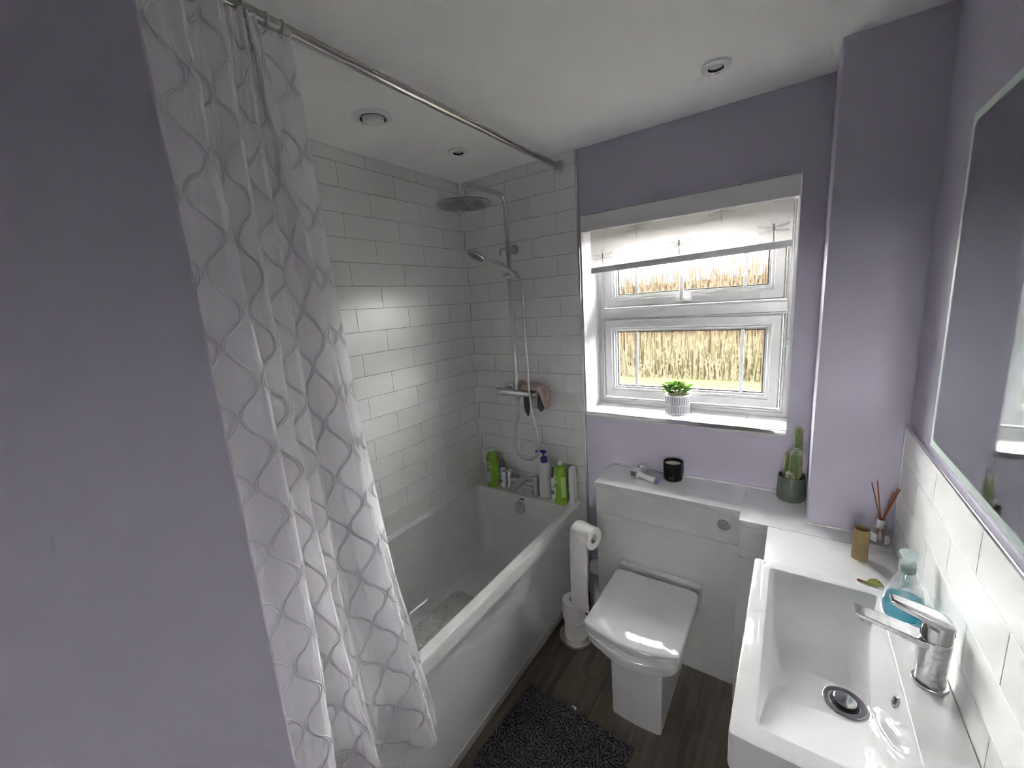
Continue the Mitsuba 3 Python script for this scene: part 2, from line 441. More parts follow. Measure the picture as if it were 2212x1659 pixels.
# right wall
struct('wall_right', box(XR, XR + 0.12, YR, 0.1, -0.02, CEIL), M_LAV, 'lavender painted wall behind the basin', 'wall')
XT = 1.922
part('wall_right', 'grout_bed', box(XT + 0.0010, XR + 0.001, -2.2, -0.228, 0.80, 1.203), M_GROUT, False)
rows_r = [(1.104, 1.206, 0), (1.002, 1.104, 1), (0.900, 1.002, 0), (0.798, 0.900, 1)]
tiling('wall_right', (-2.2, -0.232), (0.80, 1.2035), rows_r,
       lambda odd: [(-0.428 if odd else -0.577) - 0.302 * n for n in range(0, 7)],
       lambda v: np.c_[XT - v[:, 2], v[:, 0], v[:, 1]][:, [0, 1, 2]])
struct('trim_3', cat(rbox(XT - 0.0035, XR + 0.002, -2.2, -0.2225, 1.2035, 1.2135, 0.003), rbox(XT - 0.003, XR, -0.232, -0.2225, 0.812, 1.206, 0.0025)), M_ALU, 'grey metal edge strip capping the splashback tiles', 'trim', 40)
# lavender wall at the left of the picture and the alcove end behind it
struct('wall_near', cat(rbox(-0.12, XW, YB - 0.14, YB, 0.0, CEIL + 0.02, 0.006, 2), rbox(XW - 0.12, XW, YR, YB - 0.0001, 0.0, CEIL + 0.02, 0.006, 2)), M_LAV, 'lavender painted wall beside the shower curtain, close to the camera', 'wall', 40)
struct('wall_rear', cat(box(0.9, 1.08, YR - 0.1, YR, -0.02, CEIL), box(1.86, XR + 0.1, YR - 0.1, YR, -0.02, CEIL), box(1.08, 1.86, YR - 0.1, YR, 2.04, CEIL)), M_LAV, 'lavender wall with the doorway behind the camera', 'wall')

# unseen landing added behind the doorway, its window opening brings in fill daylight
LY = YR - 0.1
struct('floor_added_landing', box(-0.2, 2.6, LY - 1.5, YR, -0.06, -0.001), M_PLANK, 'floor of the added landing beyond the doorway', 'floor')
struct('ceiling_added_landing', box(-0.2, 2.6, LY - 1.5, LY, CEIL, CEIL + 0.06), M_CEIL, 'ceiling of the added landing beyond the doorway', 'ceiling')
lw = extrude(shapely.difference(sg.box(-0.2, -0.05, 2.6, CEIL), sg.box(1.30, 1.35, 1.95, 1.90)), 0.12)
lw = mesh(np.c_[lw.vertices[:, 0], LY - 1.5 - lw.vertices[:, 2], lw.vertices[:, 1]], lw.faces); lw.fix_normals()
struct('wall_added_landing', cat(lw, box(-0.32, -0.2, LY - 1.6, LY, -0.05, CEIL), box(2.6, 2.72, LY - 1.6, LY, -0.05, CEIL), box(-0.2, 0.9, LY, LY + 0.02, -0.05, CEIL), box(XR + 0.1, 2.6, LY, LY + 0.02, -0.05, CEIL)), M_CEIL, 'white walls of the added landing with an added window opening for fill light', 'wall')
struct('trim_4', cat(rbox(1.03, 1.08, YR - 0.002, YR + 0.018, 0, 2.09, 0.004), rbox(1.86, 1.91, YR - 0.002, YR + 0.018, 0, 2.09, 0.004), rbox(1.03, 1.91, YR - 0.002, YR + 0.018, 2.04, 2.09, 0.004)), M_UPVC, 'white door casing round the open doorway', 'trim', 40)

# ================================================================ window
FY = 0.195
labels['window_1'] = {'label': 'white uPVC window with an opening top sash and rain-patterned glass', 'category': 'window', 'kind': 'structure'}


def ring_frame(x0, x1, z0, z1, profile):
    """mitred rectangular frame; profile: (inset, y) from the outside in"""
    loops = []
    for ins, y in profile:
        a, b, c, d = x0 + ins, x1 - ins, z0 + ins, z1 - ins
        loops.append([(a, y, c), (b, y, c), (b, y, d), (a, y, d)])
    L = np.array(loops)
    k = len(L)
    F = []
    for i in range(k):
        for j in range(4):
            a, b = i * 4 + j, i * 4 + (j + 1) % 4
            c, d = ((i + 1) % k) * 4 + (j + 1) % 4, ((i + 1) % k) * 4 + j
            F.append([a, b, c, d])
    m = mesh(L.reshape(-1, 3), F)
    m.fix_normals()
    if m.volume < 0: m.invert()
    return m


part('window_1', 'frame', cat(
    ring_frame(WX0, WX1, SZ - 0.001, WZ1, [(0, FY), (0.004, FY - 0.003), (0.020, FY - 0.003), (0.024, FY + 0.003), (0.030, FY + 0.004), (0.034, FY + 0.010), (0.036, FY + 0.07), (0, FY + 0.07)]),
    rbox(WX0 + 0.02, WX1 - 0.02, FY - 0.004, FY + 0.06, 1.553, 1.6, 0.004), rbox(WX0 + 0.02, WX1 - 0.02, FY + 0.002, FY + 0.06, 1.545, 1.553, 0.002), rbox(WX0 + 0.02, WX1 - 0.02, FY + 0.002, FY + 0.06, 1.6, 1.608, 0.002)), M_UPVC)
SASH = [(0, FY + 0.004), (0.003, FY - 0.008), (0.006, FY - 0.011), (0.038, FY - 0.011), (0.042, FY - 0.005), (0.050, FY - 0.004), (0.054, FY + 0.003), (0.061, FY + 0.005), (0.0625, FY + 0.03), (0.0625, FY + 0.05), (0, FY + 0.05)]


def sash(name, x0, x1, z0, z1, tilt, label):
    w = 0.0625
    hinge = (0, FY + 0.05, z1)
    tl = (lambda m: rotm(m, tilt, (1, 0, 0), hinge)) if tilt else (lambda m: m)
    k = part('window_1', name, tl(ring_frame(x0, x1, z0, z1, SASH)), M_UPVC, label=label)
    g0, g1, h0, h1 = x0 + w, x1 - w, z0 + w, z1 - w
    part(k, 'spacer', tl(ring_frame(g0 - 0.002, g1 + 0.002, h0 - 0.002, h1 + 0.002, [(0, FY + 0.018), (0.006, FY + 0.018), (0.006, FY + 0.030), (0, FY + 0.030)])), M_SPACER, False)
    pane = mesh([[g0, FY + 0.02, h0], [g1, FY + 0.02, h0], [g1, FY + 0.02, h1], [g0, FY + 0.02, h1]], [[0, 1, 2, 3]])
    part(k, 'pane', tl(pane), 'm_rain_glass', False, label='rain-patterned obscured glass pane')
    for xb in (0.941, 1.4265):
        part(k, 'glazing_bar', tl(rbox(xb - 0.0075, xb + 0.0075, FY + 0.010, FY + 0.0185, h0, h1, 0.002, 1)), M_GREYBAR, label='slim grey glazing bar')
    return k, tl


sash('lower_sash', 0.776, 1.576, 1.1275, 1.5445, 0, 'fixed lower sash')
us, tl = sash('upper_sash', 0.780, 1.577, 1.612, 2.022, 2.6, 'top-hung upper sash standing slightly open')
hx, hz = 1.1715, 1.640
hm = cat(rbox(hx - 0.038, hx + 0.038, FY - 0.0185, FY - 0.011, hz - 0.016, hz + 0.008, 0.0035), )
hk = part('window_1', 'handle', tl(hm), M_PLASTIC, label='white window handle standing upright')
part(hk, 'lever', tl(cat(tube(spline([(hx, FY - 0.016, hz - 0.004), (hx + 0.002, FY - 0.042, hz - 0.004), (hx + 0.004, FY - 0.052, hz + 0.004)], 12), 0.0075), loft([np.c_[hx + w * np.cos(a), FY - 0.05 + d * np.sin(a), np.full(16, z)] for z, w, d in ((hz - 0.008, .006, .005), (hz, .0095, .008), (hz + .02, .009, .0075), (hz + .07, .0085, .006), (hz + .104, .008, .005), (hz + .112, .005, .003)) for a in [np.arange(16) * PI / 8]]))), M_PLASTIC)
part(hk, 'screw', tl(rotm(lathe([(0.004, 0), (0.004, 0.001)], 12), 90, (1, 0, 0))), M_SLOT) if False else None

# ---------------------------------------------------------------- roller blind
BL = thing('roller_blind', 'white roller blind with grey dragonflies, partly lowered over the window', 'blind')
part(BL, 'cassette', cat(rbox(0.741, 1.610, -0.004, 0.060, 1.9795, 2.0565, 0.004)), M_PLASTIC, label='white cassette box')
FYB = 0.030


def bar_z(x):                       # the blind hangs a little out of level
    return 1.8105 + (x - 0.7785) / (1.595 - 0.7785) * 0.0205


nx, nz = 40, 20
V = []
for i in range(nx + 1):
    x = 0.7785 + (1.595 - 0.7785) * i / nx
    for j in range(nz + 1):
        s = j / nz
        z = bar_z(x) * (1 - s) + 1.985 * s
        V.append((x, FYB + 0.0008 * math.sin(x * 21) * (1 - s), z))
i, j = np.meshgrid(np.arange(nx), np.arange(nz), indexing='ij')
F = np.stack([i * (nz + 1) + j, (i + 1) * (nz + 1) + j, (i + 1) * (nz + 1) + j + 1, i * (nz + 1) + j + 1], -1).reshape(-1, 4)
part(BL, 'fabric', mesh(V, F), 'm_blind', True, label='white translucent fabric')
bb = rbox(0.7775, 1.596, FYB - 0.006, FYB + 0.006, -0.0135, 0.0135, 0.003)
bb.vertices[:, 2] += np.array([bar_z(x) for x in bb.vertices[:, 0]]) - 0.0125
part(BL, 'bottom_bar', bb, M_PLASTIC, label='pale grey bottom bar')


def wing(l, w, sweep):
    """outline, veins of one wing along +x"""
    s = np.linspace(0, 1, 24)
    up = w * 0.42 * np.sin(PI * s ** 0.75) * (0.35 + 0.65 * s)
    dn = -w * 0.58 * np.sin(PI * s ** 0.9) * (0.55 + 0.45 * s)
    o = sg.Polygon(np.r_[np.c_[l * s, up], np.c_[l * s, dn][::-1]]).buffer(0.0004)
    lines = [sg.LineString([(0.02 * l, 0), (l * 0.97, w * 0.1)]), sg.LineString([(0.05 * l, -0.05 * w), (l * 0.8, -w * 0.25)]), sg.LineString([(0.15 * l, -0.1 * w), (l * 0.5, -w * 0.45)])]
    for q in np.linspace(0.3, 0.9, 6):
        lines.append(sg.LineString([(l * q, w * 0.33), (l * (q - 0.06), -w * 0.38)]))
    inner = shapely.intersection(shapely.union_all([x.buffer(0.00030) for x in lines]), o)
    out = shapely.union_all([shapely.difference(o, o.buffer(-0.0007)), inner, sg.LineString([(l * 0.86, w * 0.30), (l * 0.98, w * 0.12)]).buffer(0.0011)])
    return affinity.rotate(out, sweep, origin=(0, 0))


def dragonfly(sc, rot):
    ps = []
    for sx in (1, -1):
        for l, w, a, y in ((0.046, 0.013, 10, 0.004), (0.044, 0.0135, -13, -0.003)):
            g = affinity.translate(wing(l, w, a), 0.003, y)
            ps.append(g if sx > 0 else affinity.scale(g, -1, 1, origin=(0, 0)))
        ps.append(sg.LineString([(0.002 * sx, 0.012), (0.006 * sx, 0.018), (0.0055 * sx, 0.026), (0.009 * sx, 0.031)]).buffer(0.0005))
        ps.append(sg.LineString([(0.003 * sx, -0.004), (0.009 * sx, -0.010), (0.010 * sx, -0.016)]).buffer(0.0005))
        ps.append(sg.LineString([(0.004 * sx, -0.004), (0.013 * sx, -0.016)]).buffer(0.0004))
    ps += [sg.Point(0, 0.013).buffer(0.0040), affinity.scale(sg.Point(0, 0.001).buffer(1), 0.0046, 0.0095), sg.LineString([(0, -0.007), (0.0006, -0.042)]).buffer(0.0017)]
    g = shapely.union_all(ps).buffer(0)
    return affinity.rotate(affinity.scale(g, sc, sc, origin=(0, 0)), rot, origin=(0, 0))


scene['m_dragonfly'] = {'type': 'principledthin', 'base_color': rgb((0.58, 0.57, 0.58)), 'roughness': 0.9, 'diff_trans': 0.9, 'eta': 1.2}
clip = sg.box(0.78, 1.0, 1.595, 1.9815)
for x, z, s in ((0.8377, 1.8610, 1.0), (1.1868, 1.8710, 1.0), (1.5331, 1.8805, 1.07), (1.0005, 1.9690, 1.0), (1.3488, 1.9800, 1.05)):
    g = shapely.intersection(affinity.translate(dragonfly(s, 1.5), x, z), clip)
    if g.area > 0:
        m = extrude(g, 0.0003)
        m = mesh(np.c_[m.vertices[:, 0], FYB - 0.0009 - m.vertices[:, 2], m.vertices[:, 1]], m.faces); m.fix_normals()
        part(BL, 'dragonfly_print', m, 'm_dragonfly', False, label='printed grey dragonfly')
dots = [sg.Point(x, z).buffer(0.0013, 6) for x, z in ((0.877, 1.9613), (1.0525, 1.8678), (1.1398, 1.8291), (1.2257, 1.9698), (1.2499, 1.8491), (0.9012, 1.8401), (1.3986, 1.8767), (1.487, 1.8382), (1.5719, 1.9782), (0.80, 1.825))]
m = extrude(shapely.union_all(dots), 0.0003)
m = mesh(np.c_[m.vertices[:, 0], FYB - 0.0009 - m.vertices[:, 2], m.vertices[:, 1]], m.faces); m.fix_normals()
part(BL, 'dot_print', m, 'm_dragonfly', False)
beads = []
bead = trimesh.creation.icosphere(1, 0.0022)
cp = [(1.6035, 0.004, 1.985)] + [(1.6035 + 0.0015 * math.sin(z * 9), 0.004 - 0.004 * (1.985 - z), z) for z in np.linspace(1.97, 1.46, 100)]
cp += [(1.598, 0.002, 1.452)] + [(1.5935 + 0.002 * math.sin(z * 7 + 1), 0.008, z) for z in np.linspace(1.46, 1.97, 100)]
for q in cp: beads.append(move(bead, *q))
part(BL, 'chain', cat(beads), M_PLASTIC, True, label='white bead pull chain')
part(BL, 'chain_connector', cat(tube([(1.598 + 0.008 * math.cos(a), 0.004, 1.440 + 0.011 * math.sin(a)) for a in np.linspace(0, 2 * PI, 20)], 0.0022, 6), tube([(1.600, 0.004, 1.428), (1.604, 0.002, 1.418), (1.603, 0.002, 1.406)], 0.0025, 6)), 'm_frostcap', True, label='clear plastic chain connector')

# ---------------------------------------------------------------- outside
solo('lawn', box(-30, 30, 0.4, 60, -0.9, -0.55), M_LAWN, 'pale green lawn seen blurred through the window', 'lawn')


def strips(n, y0, y1, w, h0, h1, seed):
    g = np.random.default_rng(seed)
    out = []
    for q in range(n):
        x, y = -12 + 26 * (q + g.random()) / n, g.uniform(y0, y1)
        h = h0 + (h1 - h0) * g.random() ** 1.3
        l = g.normal(0, 0.05)
        out.append(loft([np.c_[x + w * 0.5 * f * np.cos(a) + l * s, y + 0.02 * f * np.sin(a), np.full(4, -0.549 + h * s)] for s, f in ((0, 1.0), (0.7, 0.9), (1, 0.3)) for a in [np.arange(4) * PI / 2]]))
    return cat(out)


struct('added_eaves', cat(rbox(-3, 5, 0.309, 0.72, 2.26, 2.30, 0.004), rbox(-3, 5, 0.70, 0.73, 2.22, 2.42, 0.004)), M_UPVC, 'unseen white eaves added outside above the window to cut high sky light', 'eaves')  # unseen overhang, added to keep high sky light off the sill
fk = thing('stand_in_screen', 'tan stand-in screen of ragged strips with green tufts, for the blurred view outside', 'screen')  # stand-in for an unknown view; ragged strip tops imitate the glass blur
part(fk, 'backing', box(-13, 15, 10.75, 10.80, -0.549, 2.0), M_BACKING)
part(fk, 'reeds', strips(7000, 10.3, 10.74, 0.022, 2.45, 3.15, 1), M_FENCE, False, kind='stuff')
part(fk, 'tufts', strips(5000, 9.2, 10.2, 0.022, 0.10, 1.35, 2), M_TUFT, False, kind='stuff', label='yellow-green stand-in tufts along the foot')

# ================================================================ bath
RIM = 0.566
bt = thing('bathtub', 'white straight bathtub along the tiled wall', 'bathtub')
bx0, bx1, by0, by1 = 0.002, 0.700, YB + 0.002, -0.002
ix0, ix1, iy0, iy1 = 0.037, 0.656, YB + 0.075, -0.106
L = []
for ins, z in ((0.0, 0.507), (0.0, RIM - 0.006), (0.002, RIM - 0.002), (0.006, RIM)):
    L.append(rr(bx0 + ins, bx1 - ins, by0 + ins, by1 - ins, 0.012, z))
for ins, z in ((-0.005, RIM), (-0.002, RIM - 0.0015), (0.0, RIM - 0.006)):
    L.append(rr(ix0 + ins, ix1 - ins, iy0 + ins, iy1 - ins, 0.028, z))
for s, z in ((0.25, 0.46), (0.6, 0.33), (0.85, 0.225), (0.95, 0.185)):
    L.append(rr(ix0 + 0.045 * s, ix1 - 0.045 * s, iy0 + 0.20 * s, iy1 - 0.035 * s, 0.028 + 0.03 * s, z))
for ins, z in ((0.062, 0.162), (0.085, 0.152), (0.12, 0.149), (0.25, 0.148)):
    L.append(rr(ix0 + ins, ix1 - ins, iy0 + 0.16 + ins, iy1 + 0.025 - ins, 0.05, z))
part(bt, 'tub', loft(L, False, True), M_ACRYLIC, 35)
part(bt, 'front_panel', rbox(0.655, 0.6735, by0, by1, 0.012, 0.520, 0.004), M_ACRYLIC, label='plain white front panel')
part(bt, 'skirting_strip', rbox(0.6735, 0.679, by0, by1, 0.0, 0.038, 0.003), M_STRIP, label='grey sealing strip along the floor')
ok = (0.352, -0.113, 0.497)
ex, ey, ez = (1, 0, 0), (0, 0, 1), (0, -1, 0)
knob = lathe([(0.030, -0.004), (0.0345, 0.001), (0.0345, 0.012), (0.033, 0.016), (0.0315, 0.0175), (0.0305, 0.0165), (0.010, 0.0155)], 32)
part(bt, 'overflow_knob', rotm(axes(knob, ex, ey, ez, ok), -4, (1, 0, 0), ok), M_CHROME_DULL, label='round chrome overflow knob')
part(bt, 'badge', rbox(0.350, 0.378, -0.1135, -0.1065, 0.5455, 0.5525, 0.001, 1), M_SLOT, label='small dark badge above the knob')
part(bt, 'sealant', cat(rbox(0.0012, 0.009, YB + 0.002, -0.002, RIM - 0.001, RIM + 0.006, 0.003), rbox(0.0012, 0.70, -0.009, -0.0012, RIM - 0.001, RIM + 0.005, 0.002)), M_SEAL)

bm = thing('bath_mat', 'pale translucent non-slip mat lying in the bathtub', 'bath mat')
mo = rr(0.165, 0.53, -1.22, -0.508, 0.045, 0.150, 8)
mi_ = rr(0.167, 0.528, -1.218, -0.510, 0.045, 0.1535, 8)
part(bm, 'sheet', loft([mo, mi_], True, True), M_MAT, 30)
cups, holes = [], []
for i in range(8):
    for j in range(16):
        x, y = 0.188 + i * 0.0456, -0.53 - j * 0.0445
        cups.append(lathe([(0.011, 0.153), (0.0095, 0.1555), (0.004, 0.1562)], 10, x, y, cap0=False))
        if i % 2 == 0 and j % 2 == 0:
            holes.append(lathe([(0.0042, 0.1536), (0.004, 0.1542)], 8, x + 0.0228, y - 0.022, cap0=False))
part(bm, 'suction_cups', cat(cups), M_MAT, 30, kind='stuff')
part(bm, 'drain_holes', cat(holes), M_DARK, 30, kind='stuff')

# ---------------------------------------------------------------- bath tap
tp = thing('bath_tap', 'chrome bath filler tap with two paddle levers on the bath rim', 'tap')
tz = RIM + 0.0004
for x, nm in ((0.2495, 'pillar'), (0.4300, 'pillar')):
    part(tp, nm, lathe([(0.027, 0), (0.0275, 0.003), (0.026, 0.006), (0.021, 0.007), (0.0205, 0.012), (0.0200, 0.080), (0.0195, 0.084), (0.0185, 0.0845), (0.0185, 0.086), (0.0200, 0.087), (0.0200, 0.112), (0.0185, 0.116), (0.004, 0.118)], 28, x, -0.055, tz), M_CHROME)
    pad = loft([[(x + w * c, y, z + t * s) for c, s in [(math.cos(a), math.sin(a)) for a in np.arange(16) * PI / 8]] for y, z, w, t in
                ((-0.040, tz + 0.117, 0.012, 0.004), (-0.045, tz + 0.118, 0.0195, 0.008), (-0.060, tz + 0.121, 0.0195, 0.008), (-0.090, tz + 0.128, 0.0165, 0.006), (-0.122, tz + 0.136, 0.0135, 0.0042), (-0.130, tz + 0.138, 0.0125, 0.0035))])
    part(tp, 'lever', pad, M_CHROME, 50)
part(tp, 'bridge', tube([(0.2495, -0.055, tz + 0.062), (0.31, -0.055, tz + 0.062), (0.37, -0.055, tz + 0.062), (0.43, -0.055, tz + 0.062)], 0.0165, 20), M_CHROME)
sp = loft([[(0.34 + w * max(-1, min(1, 1.25 * math.cos(a))), y, z + t * max(-1, min(1, 1.2 * math.sin(a)))) for a in np.arange(20) * PI / 10] for y, z, w, t in
           ((-0.042, tz + 0.072, 0.020, 0.006), (-0.050, tz + 0.074, 0.027, 0.012), (-0.075, tz + 0.076, 0.0265, 0.010), (-0.125, tz + 0.070, 0.0245, 0.0075), (-0.165, tz + 0.062, 0.0225, 0.0055), (-0.170, tz + 0.060, 0.0215, 0.004))])
part(tp, 'spout', sp, M_CHROME, 50)

# ---------------------------------------------------------------- shower
SX, SY = 0.356, -0.070
sh = thing('shower_set', 'chrome rain shower on a riser rail with a thermostatic bar valve', 'shower')
arm = [(SX, SY, z) for z in np.linspace(1.19, 2.165, 12)]
arm += [(SX, SY - 0.05 * (1 - math.cos(a)), 2.165 + 0.05 * math.sin(a)) for a in np.linspace(0.15, PI / 2, 8)]
arm += [(SX, y, 2.215) for y in np.linspace(-0.15, -0.35, 5)]
arm += [(SX - 0.004, -0.35 - 0.045 * math.sin(a), 2.17 + 0.045 * math.cos(a)) for a in np.linspace(0.15, PI / 2, 8)]
arm += [(SX - 0.005, -0.395, 2.150), (SX - 0.005, -0.395, 2.137)]
part(sh, 'riser_pipe', tube(arm, 0.0112, 18), M_CHROME)
part(sh, 'lower_sleeve', lathe([(0.0128, 0), (0.0128, 0.36), (0.0112, 0.362)], 20, SX, SY, 1.46), M_CHROME)
part(sh, 'collar', lathe([(0.0125, 0), (0.0145, 0.002), (0.0145, 0.020), (0.0125, 0.022)], 20, SX, SY, 1.196), M_CHROME)
hd = (SX - 0.005, -0.395, 2.124)
hk_ = part(sh, 'rain_head', lathe([(0.120, -0.006), (0.1255, -0.004), (0.126, 0.0), (0.122, 0.003), (0.030, 0.006), (0.016, 0.010), (0.014, 0.018), (0.0125, 0.020)], 56, *hd), M_CHROME, label='flat round chrome rain head')
part(hk_, 'face', lathe([(0.117, -0.0055), (0.118, -0.0068), (0.002, -0.0068)], 56, *hd), M_HEADFACE, label='grey nozzle plate')
noz = []
for a in range(6, 11):
    pass
for i in range(-6, 7):
    for j in range(-6, 7):
        x, y = (i + 0.5 * (j % 2)) * 0.0172, j * 0.0155
        if math.hypot(x, y) < 0.106 and math.hypot(x, y) > 0.01:
            noz.append(lathe([(0.0028, -0.0068), (0.0024, -0.0095), (0.0008, -0.0098)], 7, hd[0] + x, hd[1] + y, hd[2]))
part(hk_, 'nozzles', cat(noz), M_RUBBER, 40, kind='stuff')
# wall bracket and diverter sleeve
part(sh, 'diverter_sleeve', lathe([(0.0130, 0), (0.0150, 0.002), (0.0150, 0.070), (0.0130, 0.072)], 22, SX, SY, 1.918), M_CHROME)
br = cat(axes(lathe([(0.027, 0), (0.0275, 0.004), (0.024, 0.008), (0.011, 0.010), (0.0105, 0.020), (0.0135, 0.021), (0.0135, 0.030), (0.0105, 0.031), (0.0100, 0.058)], 28), (1, 0, 0), (0, 0, 1), (0, -1, 0), (SX, -0.001, 1.954)))
part(sh, 'wall_bracket', br, M_CHROME)
part(sh, 'diverter_lever', cat(tube([(SX, SY, 1.954), (SX - 0.045, SY - 0.004, 1.953)], 0.006, 12), tube([(SX - 0.043, SY - 0.004, 1.957), (SX - 0.045, SY - 0.006, 1.935), (SX - 0.047, SY - 0.008, 1.922)], [0.0065, 0.005, 0.0042], 12)), M_CHROME)
# sliding holder
part(sh, 'slider', cat(axes(lathe([(0.012, -0.032), (0.0165, -0.030), (0.0168, -0.012), (0.0175, -0.010), (0.0175, 0.022), (0.0165, 0.026), (0.012, 0.028)], 24), (0, 1, 0), (0, 0, 1), (1, 0, 0), (SX - 0.004, SY, 1.812)), rotm(lathe([(0.0145, -0.012), (0.0165, -0.010), (0.0165, 0.014), (0.0145, 0.016)], 20, SX + 0.040, SY - 0.020, 1.815), 32, (1, 0, 0), (SX + 0.04, SY - 0.02, 1.815))), M_CHROME, label='chrome sliding holder')
# thermostatic bar
bz = 1.174
part(sh, 'valve_body', axes(lathe([(0.012, -0.1), (0.020, -0.098), (0.0205, 0.098), (0.012, 0.1)], 28), (0, 1, 0), (0, 0, 1), (1, 0, 0), (SX - 0.014, SY, bz)), M_CHROME_DULL, label='chrome valve bar')
part(sh, 'control_knob', axes(lathe([(0.008, -0.004), (0.016, -0.002), (0.0195, 0.003), (0.0195, 0.032), (0.0185, 0.034)], 28), (0, 1, 0), (0, 0, 1), (1, 0, 0), (SX - 0.149, SY, bz)), M_CHROME_DULL)
part(sh, 'control_knob', axes(lathe([(0.0185, 0), (0.0185, 0.036), (0.017, 0.040), (0.004, 0.042)], 28), (0, 1, 0), (0, 0, 1), (1, 0, 0), (SX + 0.087, SY, bz)), M_CHROME)
part(sh, 'safety_button', rbox(SX - 0.128, SX - 0.122, SY - 0.004, SY + 0.004, bz + 0.018, bz + 0.028, 0.002), M_CHROME)
for dx in (-0.075, 0.075):
    part(sh, 'wall_flange', axes(lathe([(0.030, 0), (0.0305, 0.005), (0.027, 0.012), (0.016, 0.016), (0.0145, 0.050)], 26), (1, 0, 0), (0, 0, 1), (0, -1, 0), (SX + dx - 0.012, -0.001, bz + 0.012)), M_CHROME)
part(sh, 'outlet', lathe([(0.0095, 0.0), (0.0125, -0.002), (0.0125, -0.014), (0.0110, -0.016), (0.0085, -0.026)], 20, SX, SY, bz - 0.018), M_CHROME)

hsP = np.array([(0.428, -0.092, 1.795), (0.402, -0.118, 1.826), (0.372, -0.150, 1.857), (0.345, -0.180, 1.880), (0.326, -0.202, 1.893)])
hs = thing('hand_shower', 'chrome hand shower in the sliding holder, pointing into the bath', 'hand shower')
part(hs, 'handle', tube(spline(hsP, 24), np.interp(np.linspace(0, 1, 24), [0, .1, .5, .8, 1], [.0085, .0105, .0125, .0125, .010]), 18), M_CHROME)
hn = np.array([-0.30, -0.42, -0.86]); hn /= np.linalg.norm(hn)
hcx = np.array([0.283, -0.248, 1.913])
hx_ = np.cross([0, 0, 1.0], hn); hx_ /= np.linalg.norm(hx_)
hy_ = np.cross(hn, hx_)
part(hs, 'head', axes(lathe([(0.004, -0.022), (0.028, -0.018), (0.048, -0.006), (0.0515, 0.0), (0.050, 0.004), (0.046, 0.005), (0.004, 0.005)], 36), hx_, hy_, hn, hcx), M_CHROME)
part(hs, 'face', axes(lathe([(0.044, 0.0045), (0.044, 0.0062), (0.003, 0.0062)], 36), hx_, hy_, hn, hcx), M_HEADFACE, label='grey spray plate')
nz_ = []
for rad, k in ((0.012, 6), (0.024, 12), (0.036, 18)):
    for q in range(k):
        a = q * 2 * PI / k
        nz_.append(lathe([(0.0026, 0.006), (0.002, 0.0082), (0.0006, 0.0084)], 6, rad * math.cos(a), rad * math.sin(a)))
part(hs, 'nozzles', axes(cat(nz_), hx_, hy_, hn, hcx), M_RUBBER, 40, kind='stuff')

hose = [(0.428, -0.092, 1.795), (0.441, -0.094, 1.772), (0.447, -0.1, 1.73), (0.447, -0.1, 1.634), (0.448, -0.1, 1.503), (0.452, -0.1, 1.403), (0.452, -0.1, 1.271), (0.457, -0.1, 1.147), (0.475, -0.1, 1.023), (0.495, -0.1, 0.917), (0.482, -0.096, 0.842), (0.425, -0.091, 0.794), (0.362, -0.087, 0.805), (0.329, -0.083, 0.861), (0.328, -0.079, 0.933), (0.345, -0.074, 1.034), (0.356, -0.070, 1.134)]
HP = spline(hose, 420)
hz_ = 0.0069 + 0.0008 * np.sin(np.arange(420) * PI / 2 + 0.3)
solo('shower_hose', tube(HP, hz_, 10), M_CHROME, 'looped chrome shower hose hanging from hand shower to valve bar', 'hose', smooth=60)


# cloths over the valve bar
def sheet_from(rows, n=28, thick=0.0016, crumple=0.004, seed=1):
    G = np.array(rows)                                  # columns x rows x 3
    from scipy.interpolate import CubicSpline
    u = np.linspace(0, 1, n)
    A = CubicSpline(np.linspace(0, 1, G.shape[0]), G, axis=0)(u)
    A = CubicSpline(np.linspace(0, 1, G.shape[1]), A, axis=1)(u)
    nz = meshkit.fbm(np.dstack([A[..., 0] * 55, A[..., 1] * 30, A[..., 2] * 22]), 3, seed) - 0.5
    A = A + nz[..., None] * np.array([0.2, -1.0, 0.6]) * crumple * 2
    A = A + (crumple * 0.55 * np.sin(u[:, None] * 21 + 2.5 * u[None, :] + 3 * nz) * (0.3 + 0.7 * u[None, :]))[..., None] * np.array([0.15, -0.9, 0.4])
    du, dv = np.gradient(A, axis=0), np.gradient(A, axis=1)
    N = np.cross(du, dv); N /= np.linalg.norm(N, axis=-1, keepdims=True) + 1e-9
    i, j = np.meshgrid(np.arange(n - 1), np.arange(n - 1), indexing='ij')
    f = np.stack([i * n + j, (i + 1) * n + j, (i + 1) * n + j + 1, i * n + j + 1], -1).reshape(-1, 4)
    top, bot = (A + N * thick / 2).reshape(-1, 3), (A - N * thick / 2).reshape(-1, 3)
    edge = [q for q in range(n)] + [n * q + n - 1 for q in range(1, n)] + [n * (n - 1) + q for q in range(n - 2, -1, -1)] + [n * q for q in range(n - 2, 0, -1)]
    e = np.array(edge); e2 = np.roll(e, -1)
    F = np.vstack([f, f[:, ::-1] + n * n, np.stack([e, e + n * n, e2 + n * n, e2], -1)])
    return mesh(np.vstack([top, bot]), F), A.reshape(-1, 3)[e]


